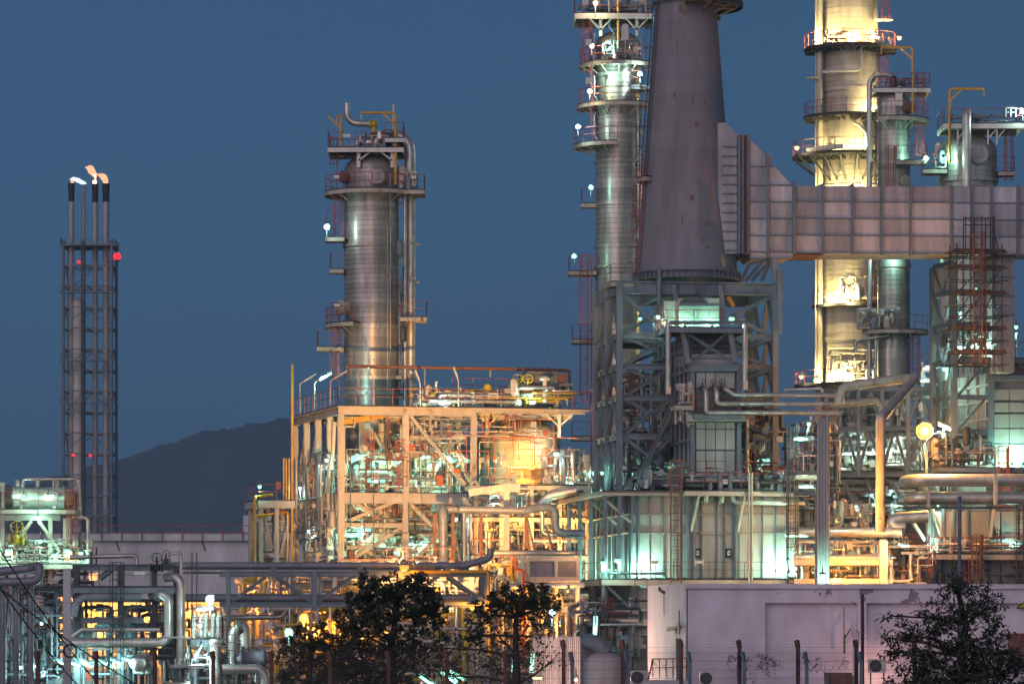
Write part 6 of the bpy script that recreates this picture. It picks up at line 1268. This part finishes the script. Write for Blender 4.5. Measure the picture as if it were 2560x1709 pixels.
# -- white building
def wallmat(name, patches):
    m = mat(name, (.70,.63,.71), .8, 0, .2, .9, .5, .05)
    n = m.node_tree.nodes; l = m.node_tree.links; bs = n['Principled BSDF']; src = bs.inputs['Base Color'].links[0].from_socket
    g = n.new('ShaderNodeNewGeometry'); t = n.new('ShaderNodeTexNoise'); t.inputs['Scale'].default_value = 1.1; t.inputs['Detail'].default_value = 5; t.inputs['Roughness'].default_value = .6
    mp = n.new('ShaderNodeMapping'); mp.inputs['Scale'].default_value = (.8,.8,1.1); l.new(g.outputs['Position'], mp.inputs[0]); l.new(mp.outputs[0], t.inputs['Vector'])
    r = n.new('ShaderNodeValToRGB'); r.color_ramp.elements[0].position = patches; r.color_ramp.elements[1].position = patches+.015; l.new(t.outputs['Fac'], r.inputs[0])
    x = n.new('ShaderNodeMixRGB'); l.new(r.outputs[0], x.inputs[0]); l.new(src, x.inputs[1]); x.inputs[2].default_value = (.24,.22,.24,1); l.new(x.outputs[0], bs.inputs['Base Color'])
    return m
M['wall'] = wallmat('whitewash', .74); M['peel'] = wallmat('whitewash_peeling', .575)
FW_ = Fr(1716, 190, 8); zw = lambda y: FW_.zz(1716, y)
T = thing('white_building', 'low windowless whitewashed building with peeling paint under its roof edge', 'building', FW_.P(0,0,0))
aw = FW_.a(2700); zt = zw(1458)
part(T, 'core_wall', MB().box(FW_.P(aw/2, 5.4, zt/2-.02), (aw-.1, 10.2, zt-.1), FW_.ax), M['wall'])
part(T, 'corner_wall', MB().box(FW_.P(FW_.a(1913)/2, .15, (zw(1470))/2), (FW_.a(1913), .3, zw(1470)), FW_.ax), M['wall'])
part(T, 'side_wall', MB().box(FW_.P(.02, 5.25, zw(1470)/2), (.1, 10.5, zw(1470)), FW_.ax), M['wall'])
part(T, 'roof_band', MB().box(FW_.P(FW_.a(1913)+(aw-FW_.a(1913))/2, .14, (zw(1470)+zw(1506))/2), (aw-FW_.a(1913), .3, zw(1470)-zw(1506)), FW_.ax), M['peel'])
part(T, 'coping', MB().box(FW_.P(aw/2, 5.2, (zt+zw(1470))/2+.003), (aw+.04, 10.7, zt-zw(1470)), FW_.ax), M['wall'])
for x0, x1 in ((2144,2166),): part(T, 'pier', MB().box(FW_.P((FW_.a(x0)+FW_.a(x1))/2, .143, zw(1506)/2), (FW_.a(x1)-FW_.a(x0), .3, zw(1506)), FW_.ax), M['wall'])
part(T, 'plinth', MB().box(FW_.P(FW_.a(1913)+(aw-FW_.a(1913))/2, .1, zw(1690)/2), (aw-FW_.a(1913), .36, zw(1690)), FW_.ax), M['wall'])
part(T, 'camera_bracket', MB().bar(FW_.side(1660,1480,-.3), FW_.side(1648,1474,-.3), .12).bar(FW_.side(1650,1476,-.3), FW_.side(1648,1468,-.3), .1).bar(FW_.side(1660,1479,-.1), FW_.side(1660,1536,-.1), .03), M['dark'])
part(T, 'aerial_bracket', MB().bar(FW_.side(1698,1560,-.15), FW_.side(1698,1524,-.15), .05).bar(FW_.side(1698,1560,-.15), FW_.side(1700,1567,-.15), .05), M['dark'])
part(T, 'wall_lamp', MB().bar(FW_.side(1672,1568,-.3), FW_.side(1702,1566,-.3), .09).bar(FW_.side(1669,1574,-.3), FW_.side(1690,1571,-.3), .1).bar(FW_.side(1691,1570,-.2), FW_.side(1691,1584,-.2), .05).bar(FW_.side(1699,1566,-.2), FW_.side(1699,1584,-.2), .05), M['dark'])
part(T, 'door', quadbox(Fr(1716,189.6,8), 1690, 1703, 1594, 1740, 0, .2), M['steel'])
for x, y0, y1 in ((2110,1518,1633),): part(T, 'vent_pipe', MB().bar(FW_.hit(x,y1,-.1), FW_.hit(x,y0,-.1), .04).bar(FW_.hit(x+1,1633,-.1), FW_.hit(x+1,1585,-.1), .08).bar(FW_.hit(x+3,1592,-.1), FW_.hit(x+17,1570,-.1), .05).bar(FW_.hit(x-2,1605,-.1), FW_.hit(x+6,1605,-.1), .05), M['dark'])
part(T, 'vent_pipe', MB().tube([FW_.hit(2147,1610,-.1), FW_.hit(2147,1580,-.1), FW_.hit(2141,1573,-.1)], .02, 6), M['dark'])
part(T, 'cabinet', quadbox(FW_, 2526, 2575, 1582, 1655, -.35, .05), M['rusty'])
o = part(T, 'warning_sign', prism(FW_, [(2540,1520),(2600,1520),(2570,1494)], -.06, -.03), M['black']); part(o, 'sign_face', prism(FW_, [(2546,1517.5),(2594,1517.5),(2570,1498)], -.08, -.06), M['brass'])
fs = Fr(1620, 186, 8)
m = MB(); zs = fs.zz(1660, 1692); m.rail([fs.hit(1632,1692,0), fs.hit(1716,1690,0)], .85, sp=.32, w=.05); m.bar(fs.hit(1632,1645,0), fs.hit(1618,1709,0), .06); part(T, 'stair_railing', m, M['red'])
part(T, 'stair_landing', MB().box(fs.hit(1670,1712,.6), (1.9,1.2,.5), fs.ax), M['concrete'])
lamp(T, px(1440,1694,201), (1,.5,.36), 2200, 'bulb', size=.6); lamp(T, FW_.hit(2200,1664,-1.2), (1,.5,.36), 160, 'bulb', size=.4)
def acunit(x, y, Y, label):
    T = thing('air_conditioner', label, 'air conditioner', px(x,y+30,Y), 'air conditioners by the white building'); p = px(x, y, Y)
    part(T, 'casing', MB().box(p, (.8,.35,.62)), M['white']); part(T, 'fan_grille', MB().lathe([(.02,.02),(.22,.02),(.24,.06),(.27,.06),(.27,0)], p+V((-.1,-.18,0)), 20, axis=(0,-1,0), smooth=False), M['dark']); part(T, 'stand', MB().bar(p+V((-.3,0,-.31)), p+V((-.3,0,-p.z+.02)), .06).bar(p+V((.3,0,-.31)), p+V((.3,0,-p.z+.02)), .06), M['dark'])
acunit(1598, 1692, 180, 'pale air conditioner unit at the foot of the stair railing'); acunit(1770, 1694, 182, 'boxy air conditioner unit against the white building near its corner')
acunit(2193, 1663, 182, 'small air conditioner unit on the white building right of the dark wooden pole'); acunit(2340, 1655, 182, 'air conditioner unit half hidden by the right hand tree')
T = thing('equipment_box', 'brown covered equipment box with a blue cover behind the fence', 'box', px(2090,1709,150))
part(T, 'box_body', MB().box(px(2095,1700,150)-V((0,0,1)), (1.0,.6,2.6)), M['rusty']); part(T, 'side_panel', MB().box(px(2118,1700,150.2)-V((0,0,1)), (.7,.5,2.4)), M['edge']); part(T, 'cover', MB().add([px(2060,1709,149.6), px(2070,1680,149.6), px(2072,1709,149.6), px(2060,1709,150), px(2070,1680,150), px(2072,1709,150)], [(0,2,1),(3,4,5),(0,1,4,3),(1,2,5,4),(0,3,5,2)]), M['bluepost'])
# -- poles
T = thing('steel_pole', 'plain blue-grey steel pole rising out of the right hand tree', 'pole', px(2399,1709,150)-V((0,0,0)))
part(T, 'shaft', MB().tube([px(2399,1830,150), px(2399,1243,150)], [.085,.068], 12), M['bluepost']); part(T, 'cap', MB().lathe([(.075,0),(.075,.04),(.01,.07)], px(2399,1244,150), 12), M['dark'])
T = thing('wooden_pole', 'dark wooden pole wrapped in creeper beside the fence', 'pole', px(2156,1709,119))
part(T, 'shaft', MB().tube([px(2157,1950,119), px(2156,1484,119)], [.06,.05], 10), M['wood'])
m = MB(); g_ = random.Random(5)
for i in range(26): y = 1490+i*8; p = px(2156+g_.uniform(-4,4), y, 118.9); m.add([p, p+V((g_.uniform(-.06,.06),0,.05)), p+V((g_.uniform(-.03,.06),.02,-.05))], [(0,1,2)])
part(T, 'creeper', m, M['wood'], stuff=True)
# -- fence
Yn = 116
T = thing('chain_link_fence', 'chain link fence with bent posts and wire strands along the bottom of the view', 'fence', px(1280,1709,Yn))
zf0, zf1 = 2.2, px(0,1630,Yn).z
for i in range(19):
    x = 95+i*146-(i>9)*(-2); tall = px(0, 1604 if x > 1380 else 1632, Yn+.3).z; p = px(x, 0, Yn+.3)
    m = MB().bar((p.x,p.y,zf0-.3), (p.x,p.y,tall-.14), .115); m.bar((p.x,p.y,tall-.16), (p.x-.04,p.y+.02,tall+.06), .115); part(T, 'rusty_post', m, M['rusty'] if x < 1720 else M['wood'])
    if x > 1350:
        x2 = x+(22 if i % 2 else 12); p = px(x2, 0, Yn-.4); m = MB().bar((p.x,p.y,zf0-.3), (p.x,p.y,px(0,1652,Yn).z), .1); m.bar((p.x,p.y,px(0,1654,Yn).z), (p.x-.06,p.y+.05,px(0,1628,Yn).z), .095); part(T, 'blue_post', m, M['bluepost'])
m = MB(); x0, x1 = px(-60,0,Yn).x, px(2620,0,Yn).x; hgt = zf1-zf0; sp = .075; k = 0; x = x0-hgt
while x < x1:
    for s in (1, -1):
        a, bq = (x, x+hgt) if s > 0 else (x+hgt, x)
        m.bar((a, Yn+.012*s, zf0), (bq, Yn+.012*s, zf1), .0055)
    x += sp
part(T, 'wire_mesh', m, M['dark'], stuff=True)
m = MB()
for z in (zf1, zf1-.25, zf1-.5, zf1-.75): m.bar((x0,Yn,z), (x1,Yn,z), .009)
for z in (zf1+.07, zf1+.15): m.bar((x0,Yn,z), (x1,Yn,z), .006)
part(T, 'strand', m, M['dark'], stuff=True)
m = MB(); g_ = random.Random(9)
for cx_, n_ in ((1840,26),(1900,24),(2060,16),(2020,12),(1930,14),(2110,10),(1610,8)):
    for i in range(n_):
        p = px(cx_+g_.gauss(0,16), 1634+abs(g_.gauss(0,22)), Yn-.03); pts = [p]
        for j in range(g_.randint(3,6)): p = p+V((g_.uniform(-.09,.09), g_.uniform(-.02,.02), g_.uniform(-.14,.05))); pts.append(p)
        m.tube(pts, .004, 4, caps=False)
        for q in pts[1:]:
            if g_.random() < .5: m.add([q, q+V((.03,0,.03)), q+V((.05,.01,-.01))], [(0,1,2)])
part(T, 'dry_creeper', m, M['bark'], stuff=True)
# -- cables at the lower left
for k, (p, q, lab) in enumerate((((-70,1268,70),(330,1800,96),'upper black cable sloping down across the left pipework'),((-70,1372,70),(300,1810,96),'second black cable running parallel below the upper one'),((-70,1085+330,72),(520,1800,92),'black cable crossing lowest in front of the lamps'))):
    a, c_ = px(*p), px(*q); pts = [a.lerp(c_, t/10)-V((0,0,.25*math.sin(math.pi*t/10))) for t in range(11)]
    single('cable', lab, 'cable', MB().tube(pts, .013, 6), M['cable'], 'sloping cables at the lower left')
for x, y, r_, lab in ((175,1626,.33,'large ring of coiled black cable on the concrete pole'),(146,1672,.26,'smaller ring of coiled black cable low on the concrete pole')):
    p = px(x, y, 193); m = MB()
    for j in range(3): m.tube([p+V((math.cos(R(a))*r_*(1-.07*j), .05*j, math.sin(R(a))*r_*(1-.07*j))) for a in range(0,361,20)], .022, 6, caps=False)
    single('cable_coil', lab, 'cable coil', m, M['cable'])
# -- trees
def leafmat():
    m = mat('leaf', (.035,.045,.02), .5, 0, .5, 9); return m
M['leaf'] = leafmat()
def tree(name, label, Y, trunk, blobs, dens, seed, leaf=(.10,.036), depth=1.0):
    g = random.Random(seed); S = K*Y; base = px(trunk[0][0], 0, Y); base.z = 2.0
    T = thing(name, label, 'tree', base)
    pts = [V((base.x,Y,1.8))]+[px(x,y,Y) for x, y in trunk]; n = len(pts)
    t = MB().tube(pts, [.16*(1-.62*i/(n-1)) for i in range(n)], 8)
    L = MB(); tips = []
    for x, y, rx, ry, dn in blobs:
        dy = g.uniform(-.5,.5)*depth*rx*S; c = px(x, y, Y)+V((0,dy,0)); c.x = px(x,0,Y).x
        j = min(range(1,n), key=lambda i: (pts[i]-c).length+(2 if pts[i].z > c.z else 0)); s = pts[j]
        mid = s.lerp(c, .5)+V((g.uniform(-.12,.12), g.uniform(-.1,.1), g.uniform(-.05,.15))); t.tube([s, mid, c], [.05,.035,.016], 6)
        for k in range(7):
            e = c+V((g.uniform(-1,1)*rx*S, g.uniform(-1,1)*rx*S*depth, g.uniform(-.8,.9)*ry*S)); m2 = c.lerp(e,.5)+V((g.uniform(-.08,.08),0,g.uniform(-.04,.1))); t.tube([mid.lerp(c,g.random()), m2, e], [.018,.012,.005], 4, caps=False)
        cl = []
        for k in range(int(rx*ry/70)+6):
            a = g.uniform(0,2*math.pi); rr = g.uniform(.1,1.25)**.7
            cl.append(c+V((math.cos(a)*rr*rx*S, g.uniform(-1,1)*rx*S*depth*.9, math.sin(a)*rr*ry*S)))
        N = int(rx*ry*dens*dn/(19 if leaf[0] < .12 else 34))
        for k in range(N):
            q = g.choice(cl); p = q+V((g.gauss(0,.06), g.gauss(0,.06), g.gauss(0,.05)))
            d = V((g.gauss(0,1), g.gauss(0,.8), g.gauss(-.35,.8))).normalized(); w = d.cross(V((g.gauss(0,1),g.gauss(0,1),g.gauss(0,1)))).normalized(); ll = leaf[0]*g.choice((.5,.8,1.1,1.6))*g.uniform(.8,1.2); ww = leaf[1]*g.uniform(.7,1.2)
            L.add([p, p+d*ll*.5+w*ww, p+d*ll, p+d*ll*.5-w*ww], [(0,1,2,3)])
        for q in cl:                        # heavier sprays at the heart of each cluster
            for k in range(int((1.5 if leaf[0] < .12 else .6)*dn+.5)):
                p = q+V((g.gauss(0,.05), g.gauss(0,.05), g.gauss(0,.04))); d = V((g.gauss(0,1), g.gauss(0,.8), g.gauss(-.3,.6))).normalized(); w = d.cross(V((g.gauss(0,1),g.gauss(0,1),g.gauss(0,1)))).normalized(); ll = leaf[0]*g.uniform(1.5,2.6); ww = leaf[1]*g.uniform(1.3,2.2)
                L.add([p, p+d*ll*.3+w*ww, p+d*ll*.7+w*ww*.8, p+d*ll, p+d*ll*.6-w*ww], [(0,1,2,3,4)])
    part(T, 'trunk', t, M['bark']); part(T, 'crown', L, M['leaf'])
    return T
tree('dark_tree', 'biggest dark leafy tree, full crown in front of the pipe bridge', 128, [(985,1700),(978,1620),(990,1540),(1000,1480)],
     [(935,1478,70,42,1),(1000,1462,60,34,1),(1050,1480,55,42,1),(985,1515,105,42,1),(895,1530,50,40,.8),(1085,1520,28,38,.8),(960,1580,85,40,.8),(850,1575,50,36,.7),(1060,1570,40,40,.5),(930,1650,80,52,.9),(1010,1650,60,60,.55),(1075,1640,30,50,.35),(870,1640,50,50,.8),(960,1700,90,30,.9)], 9, 1)
tree('dark_bush', 'low dark bush at the left of the biggest tree', 126, [(770,1720),(775,1660),(780,1620)],
     [(745,1600,40,30,.8),(790,1590,45,32,.8),(725,1650,38,36,.7),(790,1650,60,40,.9),(840,1640,45,50,.9),(740,1700,55,25,.8),(830,1695,60,30,.9)], 8, 2)
tree('dark_tree', 'smaller open-branched tree with an umbrella crown left of the furnace', 127, [(1292,1709),(1290,1640),(1288,1590),(1292,1540)],
     [(1290,1492,62,24,1.1),(1345,1488,45,26,1.1),(1240,1512,45,24,1),(1196,1540,30,24,.9),(1325,1520,48,22,.8),(1376,1510,24,28,.9),(1290,1545,70,26,.3),(1180,1590,34,34,.35),(1240,1600,44,36,.3),(1330,1590,50,40,.28),(1210,1660,50,40,.25),(1290,1650,60,34,.3),(1380,1650,50,34,.12),(1110,1620,40,50,.35),(1130,1690,50,30,.3)], 8, 3)
tree('dark_tree', 'dark feathery tree in front of the white building at the right', 108, [(2400,1709),(2405,1640),(2415,1560),(2395,1480)],
     [(2385,1470,45,34,.8),(2430,1500,60,40,.7),(2375,1525,70,30,.6),(2475,1520,35,42,.5),(2260,1582,44,26,.7),(2235,1540,22,16,.5),(2222,1592,24,20,.5),(2320,1590,70,40,.75),(2330,1540,40,24,.5),(2420,1580,80,46,.8),(2490,1580,30,44,.5),(2225,1632,24,18,.6),(2290,1650,55,40,.7),(2390,1650,90,46,1),(2480,1650,60,46,.9),(2300,1700,80,26,1),(2420,1700,120,30,1.1),(2530,1680,40,40,.9)], 9, 4, leaf=(.15,.028))
T = thing('tube_lamp', 'slanting white tube lamp half hidden in the right hand tree', 'lamp', px(2400,1709,140))
lamp(T, px(2400,1665,140), WHITE, 60, 'tube', along=(1,0,.75), size=.42); part(T, 'stand', MB().bar(px(2400,1709,140.2)-V((0,0,.9)), px(2400,1662,140.2), .06), M['dark'])
# ================================================================ evening haze
hz = MB().box((0,2850,147), (10600,6300,302)) if HAZE else None
if hz:
    m = bpy.data.materials.new('evening_haze'); m.use_nodes = True; nn = m.node_tree.nodes; nn.remove(nn['Principled BSDF'])
    v = nn.new('ShaderNodeVolumePrincipled'); v.inputs['Color'].default_value = (.52,.8,1,1); v.inputs['Density'].default_value = HAZE; v.inputs['Anisotropy'].default_value = .2
    m.node_tree.links.new(v.outputs[0], nn['Material Output'].inputs['Volume'])
    o = _new('haze', hz, m, None); o['kind'] = 'stuff'
